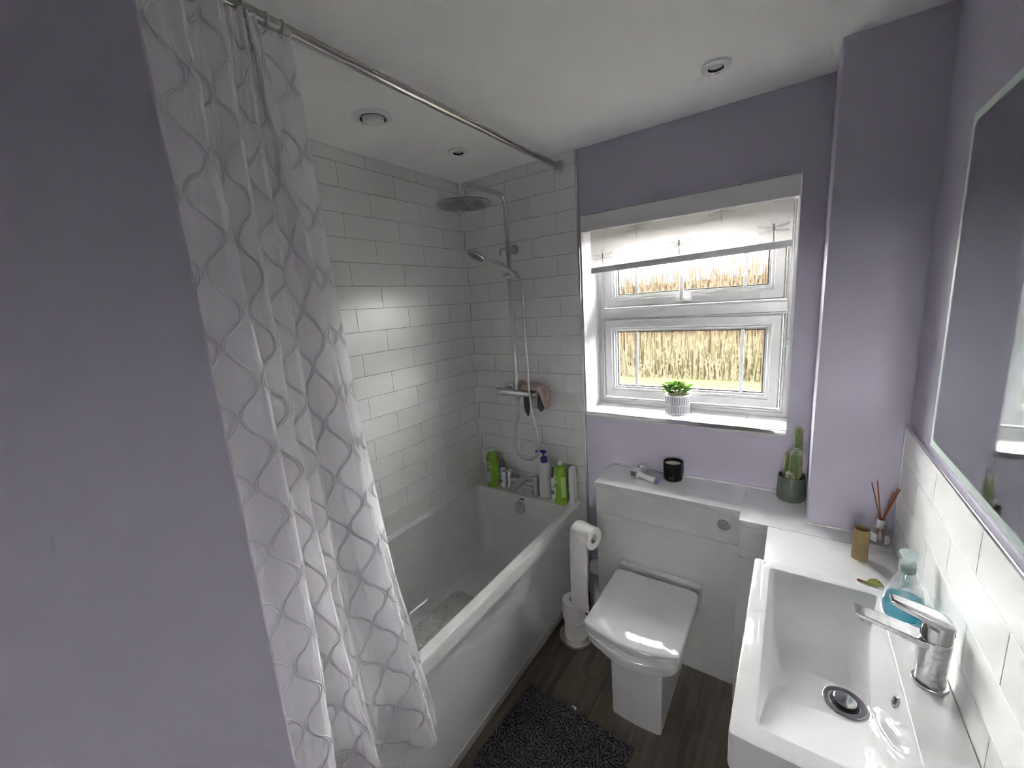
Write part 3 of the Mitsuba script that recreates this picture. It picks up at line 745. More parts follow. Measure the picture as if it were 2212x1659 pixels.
pk = [[[0.336, -0.02, 1.225], [0.356, -0.055, 1.222], [0.377, -0.09, 1.210], [0.384, -0.098, 1.200]], [[0.361, -0.02, 1.236], [0.380, -0.055, 1.228], [0.404, -0.09, 1.214], [0.410, -0.098, 1.202]], [[0.400, -0.02, 1.228], [0.421, -0.055, 1.226], [0.443, -0.09, 1.214], [0.451, -0.098, 1.200]], [[0.451, -0.02, 1.229], [0.472, -0.055, 1.222], [0.497, -0.09, 1.208], [0.503, -0.098, 1.198]], [[0.491, -0.02, 1.220], [0.515, -0.055, 1.198], [0.531, -0.09, 1.161], [0.535, -0.098, 1.130]], [[0.522, -0.02, 1.202], [0.555, -0.055, 1.175], [0.574, -0.085, 1.150], [0.566, -0.09, 1.118]]]
wc = thing('washcloth', 'pale pink cloth with a red stitched edge draped over the shower valve', 'cloth')
cm, ce = sheet_from(pk, 44, 0.0018, 0.0085, 3)
part(wc, 'cloth', cm, M_PINK, True)
part(wc, 'stitched_edge', tube(np.vstack([ce, ce[:1]]), 0.0013, 6), M_RED, True, label='red stitched edge')
dk = thing('washcloth', 'dark grey cloth hanging below the shower valve, behind the pink cloth', 'cloth')
d1, _ = sheet_from([[[0.372, -0.030, 1.192], [0.374, -0.038, 1.143], [0.376, -0.04, 1.083], [0.392, -0.04, 1.047]], [[0.385, -0.030, 1.194], [0.388, -0.043, 1.143], [0.392, -0.05, 1.083], [0.397, -0.044, 1.040]], [[0.400, -0.030, 1.194], [0.402, -0.040, 1.143], [0.402, -0.046, 1.083], [0.400, -0.044, 1.037]], [[0.412, -0.030, 1.192], [0.414, -0.038, 1.143], [0.412, -0.04, 1.084], [0.402, -0.04, 1.037]]], 20, 0.002, 0.004, 5)
d2, _ = sheet_from([[[0.470, -0.026, 1.190], [0.468, -0.036, 1.148], [0.466, -0.04, 1.110], [0.465, -0.04, 1.090]], [[0.480, -0.026, 1.190], [0.479, -0.042, 1.147], [0.479, -0.048, 1.112], [0.478, -0.045, 1.078]], [[0.490, -0.026, 1.190], [0.490, -0.038, 1.146], [0.494, -0.043, 1.110], [0.489, -0.043, 1.071]], [[0.498, -0.026, 1.190], [0.499, -0.036, 1.145], [0.506, -0.04, 1.110], [0.494, -0.04, 1.075]]], 20, 0.002, 0.004, 6)
part(dk, 'hanging_end', d1, M_DKCLOTH, True)
part(dk, 'hanging_end', d2, M_DKCLOTH, True)
part(dk, 'fold', sheet_from([[[0.370, -0.012, 1.205], [0.370, -0.024, 1.206], [0.372, -0.030, 1.190]], [[0.43, -0.012, 1.207], [0.43, -0.024, 1.208], [0.43, -0.030, 1.190]], [[0.50, -0.012, 1.204], [0.50, -0.024, 1.205], [0.498, -0.028, 1.188]]], 16, 0.002, 0.002, 8)[0], M_DKCLOTH, True)


# ---------------------------------------------------------------- bottles on the bath rim
def wrap(text, h, r, ang, z, depth=0.0004, lift=0.0001, sx=1.0, bold=False):
    """lettering round an upright cylinder of radius r; ang: middle direction in degrees"""
    m = meshkit.text_mesh(text, h, depth, bold)
    v = m.vertices.copy()
    x = (v[:, 0] - (v[:, 0].min() + v[:, 0].max()) / 2) * sx
    m = m.subdivide()
    v = m.vertices.copy()
    x = (v[:, 0] - (v[:, 0].min() + v[:, 0].max()) / 2) * sx
    a = math.radians(ang) + x / r
    R = r + lift + v[:, 2]
    return mesh(np.c_[R * np.cos(a), R * np.sin(a), z + v[:, 1]], m.faces)


def patch(r, a0, a1, z0, z1, t=0.0003, n=16):
    """label wrapped on a cylinder"""
    a = np.radians(np.linspace(a0, a1, n))
    loops = []
    for rad, z in ((r - 0.001, z0), (r + t, z0), (r + t, z1), (r - 0.001, z1)):
        loops.append(np.c_[rad * np.cos(a), rad * np.sin(a), np.full(n, z)])
    L = np.array(loops)
    F = []
    for k in range(4):
        for q in range(n - 1):
            F.append([k * n + q, k * n + q + 1, ((k + 1) % 4) * n + q + 1, ((k + 1) % 4) * n + q])
    m = mesh(L.reshape(-1, 3), F)
    return m


def at(m, x, y, z, rot=0):
    m = rotm(m, rot, (0, 0, 1)) if rot else m.copy()
    m.apply_translation([x, y, z]); return m


def green_bottle(x, y, label, front, back):
    b = thing('shampoo_bottle', label, 'bottle', None)
    r = 0.0355
    h = 0.222
    part(b, 'body', at(lathe([(0.028, 0), (0.034, 0.003), (r, 0.010), (r, 0.170), (0.0345, 0.188), (0.031, 0.203), (0.0235, 0.216), (0.0145, 0.2225), (0.0125, 0.224)], 40), x, y, RIM), M_GREEN)
    part(b, 'cap', at(lathe([(0.0135, 0.222), (0.0140, 0.224), (0.0135, 0.243), (0.011, 0.2465), (0.003, 0.247)], 28), x, y, RIM), 'm_cap', label='clear frosted cap')
    part(b, 'label', at(patch(r, front - 26, front + 26, 0.035, 0.100), x, y, RIM), M_LABEL, False, label='white printed label')
    tx = [wrap('BED', 0.017, r, front, 0.150, sx=0.9, bold=True), wrap('HEAD', 0.017, r, front + 2, 0.127, sx=0.9, bold=True)]
    part(b, 'lettering', at(cat(tx), x, y, RIM), M_PRINTW, False, label='white lettering')
    lines = [patch(r + 0.0004, front - 22, front - 22 + w, z, z + hh, 0.0002, 10) for w, z, hh in ((30, 0.088, 0.006), (40, 0.078, 0.0012), (36, 0.072, 0.0012), (40, 0.066, 0.0012), (22, 0.056, 0.0012), (40, 0.048, 0.0012))]
    part(b, 'label_print', at(cat(lines), x, y, RIM), M_PRINT, False)
    part(b, 'back_print', at(patch(r, front + back, front + back + 50, 0.045, 0.165), x, y, RIM), M_GREENLBL, False, label='pale green block of small print')
    return b


green_bottle(0.126, -0.060, 'tall green bottle in the far corner of the bath rim, beside the tiled wall', 252, 112)
green_bottle(0.604, -0.072, 'tall green bottle nearest the front of the bath, beside a white box', 222, 80)


def pump_bottle(x, y, h, label, r=0.024, flat=0.72, rot=0):
    b = thing('foam_bottle', label, 'bottle')
    part(b, 'body', at(lathe([(r * 0.8, 0), (r, 0.004), (r, h * 0.62), (r * 0.9, h * 0.76), (r * 0.62, h * 0.86), (0.0125, h * 0.9)], 32, sx=1.0, sy=flat), x, y, RIM, rot), M_PLASTIC)
    part(b, 'collar', at(lathe([(0.0150, 0), (0.0150, h * 0.09), (0.0125, h * 0.12), (0.0110, h * 0.17), (0.0105, h * 0.20)], 24), x, y, RIM + h * 0.88), M_PURPLE, label='purple pump collar')
    part(b, 'nozzle', at(cat(lathe([(0.0105, 0), (0.0110, 0.010), (0.010, 0.020), (0.003, 0.022)], 20), tube([(0, 0, 0.014), (0.010, 0, 0.015), (0.019, 0, 0.013)], [0.0055, 0.005, 0.004], 10)), x, y, RIM + h * 1.07, rot), M_PURPLE, label='purple pump head')
    q = patch(r, 200, 300, h * 0.12, h * 0.58); q.vertices[:, 1] *= flat
    part(b, 'label', at(q, x, y, RIM, rot), M_LABEL, False, label='grey printed label')
    ls = [patch(r + 0.0005, 205, 205 + w, z * h, z * h + t, 0.0002, 10) for w, z, t in ((80, 0.5, 0.005), (60, 0.42, 0.003), (90, 0.22, 0.016), (70, 0.34, 0.002))]
    ls = cat(ls); ls.vertices[:, 1] *= flat
    part(b, 'label_print', at(ls, x, y, RIM, rot), M_PRINT, False)
    return b


pump_bottle(0.193, -0.045, 0.148, 'small white pump bottle with a purple top next to the corner green bottle', rot=-20)
pump_bottle(0.548, -0.046, 0.150, 'small white pump bottle with a purple top half hidden by the right-hand green bottle', r=0.019, rot=10)
lb = thing('lotion_bottle', 'tall white bottle with a blue pump beside the bath tap', 'bottle')
lx, ly = 0.492, -0.050
part(lb, 'body', at(lathe([(0.030, 0), (0.0345, 0.004), (0.0355, 0.012), (0.0345, 0.06), (0.0335, 0.12), (0.0345, 0.170), (0.0335, 0.190), (0.029, 0.203), (0.020, 0.212), (0.0155, 0.216)], 36, sx=1.0, sy=0.78), lx, ly, RIM), M_PLASTIC)
part(lb, 'collar', at(lathe([(0.0190, 0.212), (0.0195, 0.216), (0.0190, 0.240), (0.0165, 0.243), (0.008, 0.246), (0.0055, 0.250), (0.0055, 0.268)], 26), lx, ly, RIM), M_BLUE, label='dark blue pump collar')
part(lb, 'pump_head', at(cat(lathe([(0.006, 0.262), (0.011, 0.266), (0.0115, 0.276), (0.008, 0.282), (0.002, 0.283)], 20), tube(spline([(0, 0, 0.274), (-0.014, -0.012, 0.281), (-0.026, -0.022, 0.283), (-0.034, -0.029, 0.276)], 12), [0.008] * 4 + [0.0065] * 4 + [0.005] * 4, 12), tube(spline([(0, 0, .276), (0.012, -0.006, .282), (0.022, -0.010, .272)], 8), 0.0055, 10)), lx, ly, RIM), M_BLUE, label='dark blue pump head')
q = cat([patch(0.0352, 196, 196 + w, z, z + 0.004, 0.0002, 8) for w, z in ((24, 0.150), (30, 0.140), (22, 0.125), (28, 0.11), (24, 0.095), (30, 0.08))]); q.vertices[:, 1] *= 0.78
part(lb, 'print', at(q, lx, ly, RIM), M_SLOT, False)
solo('soap_box', rotm(rotm(rbox(0.647, 0.676, -0.060, -0.012, RIM, RIM + 0.207, 0.004), 1.2, (1, 0, 0), (0.66, -0.03, RIM)), 4, (0, 0, 1), (0.66, -0.035, RIM)), M_PLASTIC, 'slim white upright box at the window end of the bath rim', 'box')

# ================================================================ shower curtain, rail and rings
RX, RZ = 0.642, 2.2985
rd = thing('curtain_rail', 'polished steel shower curtain rail running from the window wall', 'curtain rail')
part(rd, 'pole', tube([(RX, -0.012, RZ), (RX, -0.6, RZ), (RX, -1.2, RZ), (RX, YB + 0.001, RZ)], 0.0125, 24), M_STEEL)
part(rd, 'flange', axes(lathe([(0.031, 0), (0.0315, 0.003), (0.029, 0.006), (0.0175, 0.007), (0.017, 0.022), (0.0155, 0.024), (0.0128, 0.0245)], 32), (1, 0, 0), (0, 0, 1), (0, -1, 0), (RX, -0.0005, RZ)), M_CHROME, label='round chrome wall flange')
part(rd, 'flange', axes(lathe([(0.031, 0), (0.0315, 0.003), (0.029, 0.006), (0.0175, 0.007), (0.017, 0.022), (0.0128, 0.0245)], 32), (1, 0, 0), (0, 0, -1), (0, 1, 0), (RX, YB + 0.0005, RZ)), M_CHROME)

ZK = np.array([0.35, 0.6, 0.9, 1.2, 1.5, 1.8, 2.1, 2.28])
YR1 = np.array([-1.5731, -1.5492, -1.5315, -1.5233, -1.5215, -1.5232, -1.5256, -1.5262])
YR2 = np.array([-1.4239, -1.4476, -1.4658, -1.4745, -1.4753, -1.4698, -1.4597, -1.4521])
YR2B = np.array([-1.4150, -1.4250, -1.4316, -1.4291, -1.4266, -1.4228, -1.4169, -1.4118])
YR3 = np.array([-1.2437, -1.2717, -1.2982, -1.3191, -1.3371, -1.3546, -1.3741, -1.3878])
YE = np.array([-1.1864, -1.2245, -1.2577, -1.2795, -1.2926, -1.2996, -1.3032, -1.3047])
XK = [0.3, 0.6, 1.2, 2.0, 2.3]
XR1, XR2, XR2B, XR3, XE = [.800, .775, .740, .690, .675], [.775, .755, .720, .680, .670], [.725, .718, .690, .665, .660], [.775, .755, .715, .675, .665], [.716, .714, .690, .660, .650]
XVAL = [.713, .711, .665, .630, .628]


def curtain_row(z):
    from scipy.interpolate import CubicSpline
    iy = lambda a: float(np.interp(z, ZK, a))
    ix = lambda a: float(np.interp(z, XK, a))
    r1, r2, r2b, r3, e = iy(YR1), iy(YR2), iy(YR2B), iy(YR3), iy(YE)
    xv = ix(XVAL)
    low = float(np.interp(z, [0.3, 1.2], [1, 0]))
    P = [(ix(XR1) - 0.020, -1.696), (ix(XR1) - 0.024, -1.64), (ix(XR1) - 0.008, r1 - 0.032), (ix(XR1) + 0.001, r1 - 0.006), (ix(XR1) - 0.010, r1 + 0.006),
         (xv + 0.012, r1 + 0.012), (xv, r1 + 0.030), (xv + 0.010, r2 - 0.028), (ix(XR2) - 0.010, r2 - 0.010), (ix(XR2), r2), (ix(XR2) - 0.014, r2 + 0.006),
         (xv + 0.004, r2 + 0.004 + 0.3 * max(0, r2b - r2)), (max(xv + 0.004, ix(XR2B) - 0.006), r2b - 0.006), (ix(XR2B), r2b), (max(xv + 0.003, ix(XR2B) - 0.012), r2b + 0.010),
         (xv + 0.004, r2b + 0.028), (xv + 0.30 * (ix(XR3) - xv), r2b + 0.028 + 0.45 * (r3 - r2b - 0.028)), (ix(XR3) - 0.006, r3 - 0.016), (ix(XR3), r3 - 0.002), (ix(XR3) - 0.012, r3 + 0.004),
         (ix(XR3) - 0.034 + 0.010 * (1 - low), r3 + 0.0), (xv + 0.004, r3 - 0.006 - 0.006 * low), (xv + 0.001, r3 + 0.5 * (e - r3)), (ix(XE), e)]
    P = np.array(P)
    d = np.r_[0, np.cumsum(np.linalg.norm(np.diff(P, axis=0), axis=1) ** 0.6)]
    d /= d[-1]
    from scipy.interpolate import PchipInterpolator
    q = np.linspace(0, 1, 260)
    return PchipInterpolator(d, P)(q) * 0.55 + CubicSpline(d, P)(q) * 0.45


ZT, ZB = 2.284, 0.350
zs = np.r_[np.linspace(ZT, 2.15, 30), np.linspace(2.145, ZB, 190)]
rowsC = np.array([curtain_row(z) for z in zs])                      # z x path x (x, y)
k = np.ones(9) / 9
Cx = rowsC.copy()
t_ = np.linspace(0, 1, 260)
CS = np.dstack([Cx[..., 0], Cx[..., 1], np.repeat(zs[:, None], 260, 1)])
hem = np.clip((zs - ZB) / 0.06, 0, 1)
# pleats pinched together at the rings, loosening downwards; small wrinkles
pl = np.exp(-(ZT - zs) / 0.22)[:, None]
CS[..., 0] += 0.008 * pl * np.sin(t_ * 2 * PI * 15)[None, :]
wr = meshkit.fbm(np.dstack([t_[None, :] * 42 + 0 * zs[:, None], zs[:, None] * 3.2 + 0 * t_[None, :], 0 * zs[:, None] + 0 * t_[None, :]]), 3, 11) - 0.5
CS[..., 0] += 0.010 * wr
CS[..., 1] += 0.006 * (meshkit.fbm(np.dstack([t_[None, :] * 40 + 9 + 0 * zs[:, None], zs[:, None] * 4 + 0 * t_[None, :], 0 * zs[:, None] + 0 * t_[None, :]]), 2, 4) - 0.5)
CS[..., 2] += (1 - hem)[:, None] * (0.008 * np.sin(t_ * 23)[None, :] - 0.03 * np.clip((t_[None, :] - 0.9) / 0.1, 0, 1))
CS[..., 2] += 0.006 * pl * np.cos(t_ * 2 * PI * 15)[None, :]
CS[..., 1] = np.maximum(CS[..., 1], YB + 0.003)
CS[..., 0] = np.where(CS[..., 2] < 0.60, np.maximum(CS[..., 0], 0.7055), CS[..., 0])
ct = thing('shower_curtain', 'white shower curtain with a raised ogee pattern hanging outside the bath', 'curtain')
nzr, npt = CS.shape[:2]
i, j = np.meshgrid(np.arange(nzr - 1), np.arange(npt - 1), indexing='ij')
F = np.stack([i * npt + j, (i + 1) * npt + j, (i + 1) * npt + j + 1, i * npt + j + 1], -1).reshape(-1, 4)
part(ct, 'fabric', mesh(CS.reshape(-1, 3), F), M_FABRIC, True)
# raised stitching: pairs of fluffy threads in mirrored waves
mid = CS[130]
arc = np.r_[0, np.cumsum(np.linalg.norm(np.diff(mid, axis=0), axis=1))]
from scipy.ndimage import map_coordinates


def on_curtain(u, z):
    c = np.interp(u, arc, np.arange(npt))
    r_ = np.interp(-z, -zs, np.arange(nzr))
    return np.stack([map_coordinates(CS[..., q], [r_, c], order=1, mode='nearest') for q in range(3)], -1)


dI, dJ = np.gradient(CS, axis=0), np.gradient(CS, axis=1)
CN = np.cross(dI, dJ); CN /= np.linalg.norm(CN, axis=-1, keepdims=True) + 1e-9
HW, HP_ = 0.054, 0.1435
threads = []
zz = np.arange(ZB + 0.012, ZT - 0.012, 0.0042)
kmax = int(arc[-1] / HW) + 1
for kk in range(kmax + 1):
    s = 1 if kk % 2 else -1
    ph = 2 * PI * (zz - 1.399) / HP_
    base = (kk - 0.28) * HW + s * (HW / 2 - 0.0042) * np.cos(ph)
    for o in (-0.0030, 0.0030):
        u = base + o + 0.0005 * RNG.standard_normal(len(zz))
        ok_ = (u > 0.002) & (u < arc[-1] - 0.002)
        if ok_.sum() < 6: continue
        idx = np.nonzero(ok_)[0]
        for seg in np.split(idx, np.nonzero(np.diff(idx) > 1)[0] + 1):
            if len(seg) < 5: continue
            P = on_curtain(u[seg], zz[seg])
            c = np.interp(u[seg], arc, np.arange(npt)); r_ = np.interp(-zz[seg], -zs, np.arange(nzr))
            nrm = np.stack([map_coordinates(CN[..., q], [r_, c], order=1, mode='nearest') for q in range(3)], -1)
            threads.append(tube(P + nrm * 0.0009, 0.0016 + 0.0005 * RNG.random(len(seg)), 5, False))
part(ct, 'raised_stitching', cat(threads), M_STITCH, True, label='raised white ogee stitching', kind='stuff')
for y, xo in ((-1.66, -0.012), (-1.585, -0.012), (-1.514, 0.006), (-1.455, -0.012), (-1.405, -0.010), (-1.355, -0.034), (-1.322, -0.034)):
    rg = thing('curtain_ring', 'chrome hook ring hanging in front of the curtain at the top picture edge' if xo > 0 else 'small chrome hook ring holding the shower curtain on its rail', 'curtain ring', None if xo > 0 else 'hook rings of the shower curtain')
    a = np.linspace(0, 2 * PI, 25)
    loop = tube([(RX + 0.0150 * math.cos(q), y + 0.002 * math.sin(2 * q), RZ - 0.002 + 0.0165 * math.sin(q)) for q in a[:-1]] + [(RX + 0.015, y, RZ - 0.002)], 0.0016, 7)
    xx = float(np.interp(y, [-1.7, -1.3], [0.684, 0.664])) + xo
    hook = tube(spline([(RX + 0.004, y, RZ - 0.018), (xx - 0.004, y, RZ - 0.026), (xx + 0.004, y, RZ - 0.042)], 10), 0.0015, 7)
    eye = tube([(xx + 0.004 + 0.002 * math.sin(q), y + 0.0085 * math.sin(q), RZ - 0.051 + 0.0085 * math.cos(q)) for q in a], 0.0018, 7)
    part(rg, 'loop', loop, M_CHROME)
    part(rg, 'hook', cat(hook, eye) if xo > 0 else tube([(RX + 0.003, y, RZ - 0.0185), (xx - 0.012, y, RZ - 0.022), (xx - 0.014, y, RZ - 0.030)], 0.0015, 7), M_CHROME)

# ================================================================ ceiling fittings
for x, y, lab in ((1.371, -0.325, 'white recessed downlight in the ceiling above the toilet, near the window'), (0.328, -0.374, 'white recessed downlight in the ceiling above the shower head')):
    d = thing('downlight', lab, 'light')
    part(d, 'bezel', lathe([(0.0225, 0.004), (0.023, -0.0085), (0.026, -0.0105), (0.041, -0.0095), (0.0445, -0.0075), (0.0455, 0.001)], 40, x, y, CEIL, False, False), M_PLASTIC)
    part(d, 'inner_ring', lathe([(0.0232, -0.0092), (0.0222, -0.0088), (0.0212, -0.004), (0.021, 0.004)], 32, x, y, CEIL - 0.0005, False, False), M_DARK, label='dark inner ring')
    part(d, 'lens', lathe([(0.0212, -0.002), (0.013, -0.0055), (0.002, -0.0065)], 28, x, y, CEIL - 0.001, False, True), M_LENS, label='pale lamp lens')
    part(d, 'print', box(x - 0.006, x + 0.006, y + 0.0285, y + 0.0310, CEIL - 0.0108, CEIL - 0.0098), M_SLOT, False)
v = thing('extractor_vent', 'round white extractor vent in the ceiling above the bath', 'vent')
vx, vy = 0.328, -0.832
part(v, 'flange', lathe([(0.044, 0.006), (0.0445, -0.004), (0.049, -0.0075), (0.062, -0.0055), (0.0685, -0.002), (0.069, 0.001)], 48, vx, vy, CEIL, False, False), M_PLASTIC)
part(v, 'throat', lathe([(0.0445, -0.003), (0.041, 0.004), (0.040, 0.012), (0.002, 0.013)], 40, vx, vy, CEIL - 0.004, False, False), M_DARK, label='dark gap round the disc')
part(v, 'disc', lathe([(0.020, 0.004), (0.038, -0.004), (0.0385, -0.012), (0.036, -0.0165), (0.020, -0.019), (0.002, -0.0195)], 44, vx, vy, CEIL, True, True), M_PLASTIC)

# ================================================================ toilet unit, worktops, cabinets
UZ = 0.814
cu = thing('toilet_unit', 'white gloss toilet cistern unit below the window', 'cabinet')
UX0, UX1, UY = 0.880, 1.4835, -0.231
part(cu, 'carcass', rbox(UX0 + 0.019, UX1 - 0.001, UY + 0.034, 0.006, 0.0, 0.791, 0.002), M_GLOSS)
part(cu, 'side_panel', rbox(UX0, UX0 + 0.018, UY + 0.001, 0.0, 0.0, 0.7915, 0.0015), M_GLOSS)
part(cu, 'flush_panel', rbox(UX0 + 0.0005, UX1 - 0.0005, UY, UY + 0.018, 0.6605, 0.789, 0.0018), M_GLOSS)
part(cu, 'front_panel', rbox(UX0 + 0.0005, UX1 - 0.0005, UY, UY + 0.018, 0.100, 0.658, 0.0018), M_GLOSS)
part(cu, 'plinth', rbox(UX0 + 0.002, UX1, UY + 0.0008, UY + 0.018, 0.0, 0.0975, 0.0015), M_GLOSS)
fb = part(cu, 'flush_button', axes(lathe([(0.0245, 0), (0.0248, 0.006), (0.0225, 0.0095), (0.0205, 0.0095), (0.020, 0.0075), (0.002, 0.0072)], 36), (1, 0, 0), (0, 0, 1), (0, -1, 0), (1.4275, UY + 0.0005, 0.742)), M_CHROME, label='round chrome dual flush button')
half = sg.Point(0, 0).buffer(0.0188, 24)
for clipb, nm in ((sg.box(-1, 0.0009, 1, 1), 'button_half'), (sg.box(-1, -1, 1, -0.0009), 'button_half')):
    g = affinity.rotate(shapely.intersection(half, clipb), 38, origin=(0, 0))
    part(fb, nm, axes(extrude(g, 0.0040, 0.007), (1, 0, 0), (0, 0, 1), (0, -1, 0), (1.4275, UY, 0.742)), M_CHROME, False)

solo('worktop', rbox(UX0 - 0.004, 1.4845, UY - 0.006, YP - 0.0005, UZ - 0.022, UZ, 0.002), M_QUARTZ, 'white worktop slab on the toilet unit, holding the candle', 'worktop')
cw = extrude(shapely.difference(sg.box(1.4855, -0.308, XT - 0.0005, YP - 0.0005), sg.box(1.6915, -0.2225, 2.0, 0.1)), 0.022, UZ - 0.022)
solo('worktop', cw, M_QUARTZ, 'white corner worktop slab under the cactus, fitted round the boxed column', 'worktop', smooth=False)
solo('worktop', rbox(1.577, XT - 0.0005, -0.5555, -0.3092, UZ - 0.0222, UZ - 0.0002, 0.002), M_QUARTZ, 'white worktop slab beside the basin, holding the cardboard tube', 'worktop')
solo('sealant_bead', cat(rbox(0.885, 1.6915, -0.002, YP, UZ + 0.0002, UZ + 0.006, 0.003), rbox(1.6855, 1.6935, -0.226, 0.0, UZ + 0.0002, UZ + 0.005, 0.0025), rbox(1.6855, XT, -0.2285, -0.221, UZ + 0.0002, UZ + 0.005, 0.0025), rbox(XT - 0.004, XT + 0.001, -0.55, -0.222, UZ + 0.0002, UZ + 0.004, 0.0015)), M_SEAL, 'white sealant bead along the back of the worktops', 'sealant')
cc = thing('corner_cabinet', 'narrow white cabinet front in the corner between toilet unit and basin', 'cabinet')
part(cc, 'carcass', cat(rbox(1.4855, 1.690, -0.287, -0.02, 0.0, 0.791, 0.002), rbox(1.600, XT - 0.001, -0.555, -0.288, 0.0, 0.791, 0.002)), M_GLOSS)
part(cc, 'upper_panel', rbox(1.4858, 1.580, -0.3055, -0.287, 0.6625, 0.789, 0.0018), M_GLOSS)
part(cc, 'lower_panel', rbox(1.4858, 1.580, -0.3055, -0.287, 0.112, 0.6600, 0.0018), M_GLOSS)
part(cc, 'plinth', rbox(1.4870, 1.600, -0.3050, -0.287, 0.0, 0.1095, 0.0015), M_GLOSS)
vc = thing('vanity_cabinet', 'white vanity cabinet under the basin', 'cabinet')
part(vc, 'carcass', rbox(1.600, XT - 0.001, -1.18, -0.557, 0.10, 0.700, 0.002), M_GLOSS)
part(vc, 'plinth', rbox(1.640, XT - 0.001, -1.18, -0.557, 0.0, 0.10, 0.002), M_GLOSS)
for a, b in ((-0.866, -0.558), (-1.178, -0.869)):
    dk_ = part(vc, 'door', rbox(1.582, 1.600, a, b, 0.105, 0.698, 0.002), M_GLOSS)
    hy = b - 0.06 if a < -0.9 else a + 0.06
    hy = (a + b) / 2
    part(dk_, 'handle', cat(tube([(1.583, hy - 0.05, 0.69), (1.560, hy - 0.05, 0.69)], 0.004, 8), tube([(1.583, hy + 0.05, 0.69), (1.560, hy + 0.05, 0.69)], 0.004, 8), tube([(1.560, hy - 0.065, 0.69), (1.560, hy + 0.065, 0.69)], 0.0055, 10)), M_CHROME, label='chrome bar handle')

# ================================================================ toilet
to = thing('toilet', 'white square-style toilet with its lid closed', 'toilet')
tx0, tx1 = 1.000, 1.353
# pedestal and bowl in one piece
L = [rr(1.087, 1.279, -0.602, UY - 0.0005, 0.012, 0.0, 6, 0.006), rr(1.0865, 1.2795, -0.603, UY - 0.0005, 0.013, 0.01, 6, 0.006), rr(1.0845, 1.2815, -0.606, UY - 0.0005, 0.014, 0.20, 6, 0.007),
     rr(1.083, 1.283, -0.609, UY - 0.0005, 0.016, 0.268, 6, 0.010), rr(1.076, 1.290, -0.622, UY - 0.0005, 0.03, 0.292, 6, 0.016), rr(1.050, 1.314, -0.648, UY - 0.0005, 0.045, 0.318, 6, 0.026), rr(1.022, 1.336, -0.668, UY - 0.0005, 0.05, 0.342, 6, 0.030),
     rr(1.008, 1.347, -0.677, UY - 0.0005, 0.046, 0.366, 6, 0.032), rr(1.005, 1.350, -0.678, UY - 0.0005, 0.042, 0.388, 6, 0.032), rr(1.008, 1.347, -0.675, UY - 0.0005, 0.04, 0.392, 6, 0.032)]
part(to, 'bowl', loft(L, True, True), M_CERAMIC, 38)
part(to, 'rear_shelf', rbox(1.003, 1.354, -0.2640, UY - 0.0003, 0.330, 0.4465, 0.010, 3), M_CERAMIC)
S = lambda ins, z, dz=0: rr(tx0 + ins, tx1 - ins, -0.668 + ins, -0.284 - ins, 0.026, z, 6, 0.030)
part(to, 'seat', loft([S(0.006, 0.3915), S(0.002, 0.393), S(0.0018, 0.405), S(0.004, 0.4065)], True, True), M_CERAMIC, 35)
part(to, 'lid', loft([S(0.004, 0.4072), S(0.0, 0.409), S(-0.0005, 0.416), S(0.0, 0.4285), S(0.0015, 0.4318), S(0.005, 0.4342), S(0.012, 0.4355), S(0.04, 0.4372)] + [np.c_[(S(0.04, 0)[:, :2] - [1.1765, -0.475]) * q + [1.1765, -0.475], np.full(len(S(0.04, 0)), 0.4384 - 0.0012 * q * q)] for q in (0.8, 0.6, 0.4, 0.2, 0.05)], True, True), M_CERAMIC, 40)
for x in (1.06, 1.29):
    part(to, 'hinge', axes(lathe([(0.008, -0.022), (0.0095, -0.02), (0.0095, 0.02), (0.008, 0.022)], 18), (0, 1, 0), (0, 0, 1), (1, 0, 0), (x, -0.276, 0.4165)), M_CHROME)
part(to, 'fixing_cap', axes(lathe([(0.011, 0), (0.011, 0.004), (0.006, 0.006)], 18), (0, 1, 0), (0, 0, 1), (1, 0, 0), (1.2815, -0.375, 0.115)), M_CHROME, label='small chrome fixing cap')

# ---------------------------------------------------------------- toilet paper stand
px, py = 0.795, -0.330
ROT = lambda m: rotm(m, -15, (0, 0, 1), (px, py, 0))
ps = thing('toilet_roll_stand', 'chrome toilet roll stand on the floor between bath and toilet', 'toilet roll stand')
part(ps, 'base', lathe([(0.084, 0.0), (0.086, 0.002), (0.086, 0.010)], 44, px, py), M_RUBBER, label='dark rubber foot')
part(ps, 'base_plate', lathe([(0.085, 0.010), (0.0855, 0.012), (0.084, 0.0155), (0.05, 0.0165)], 44, px, py), M_STEEL)
pole = [(px, py, z) for z in np.linspace(0.012, 0.595, 8)] + [(px + 0.016 * (1 - math.cos(a)), py, 0.595 + 0.016 * math.sin(a)) for a in np.linspace(0.2, PI / 2, 5)] + [(px + 0.04, py, 0.611), (px + 0.13, py, 0.611)]
part(ps, 'pole', ROT(tube(pole, 0.0075, 14)), M_CHROME)
part(ps, 'end_knob', ROT(axes(lathe([(0.006, -0.012), (0.0135, -0.010), (0.0135, 0.004), (0.010, 0.0055), (0.002, 0.006)], 20), (0, 1, 0), (0, 0, 1), (1, 0, 0), (px + 0.134, py, 0.611))), M_CHROME_DULL)
part(ps, 'end_knob', ROT(axes(lathe([(0.005, -0.008), (0.0085, -0.006), (0.0085, 0.004), (0.006, 0.006)], 16), (0, 1, 0), (0, 0, 1), (1, 0, 0), (px + 0.010, py, 0.611))), M_CHROME)


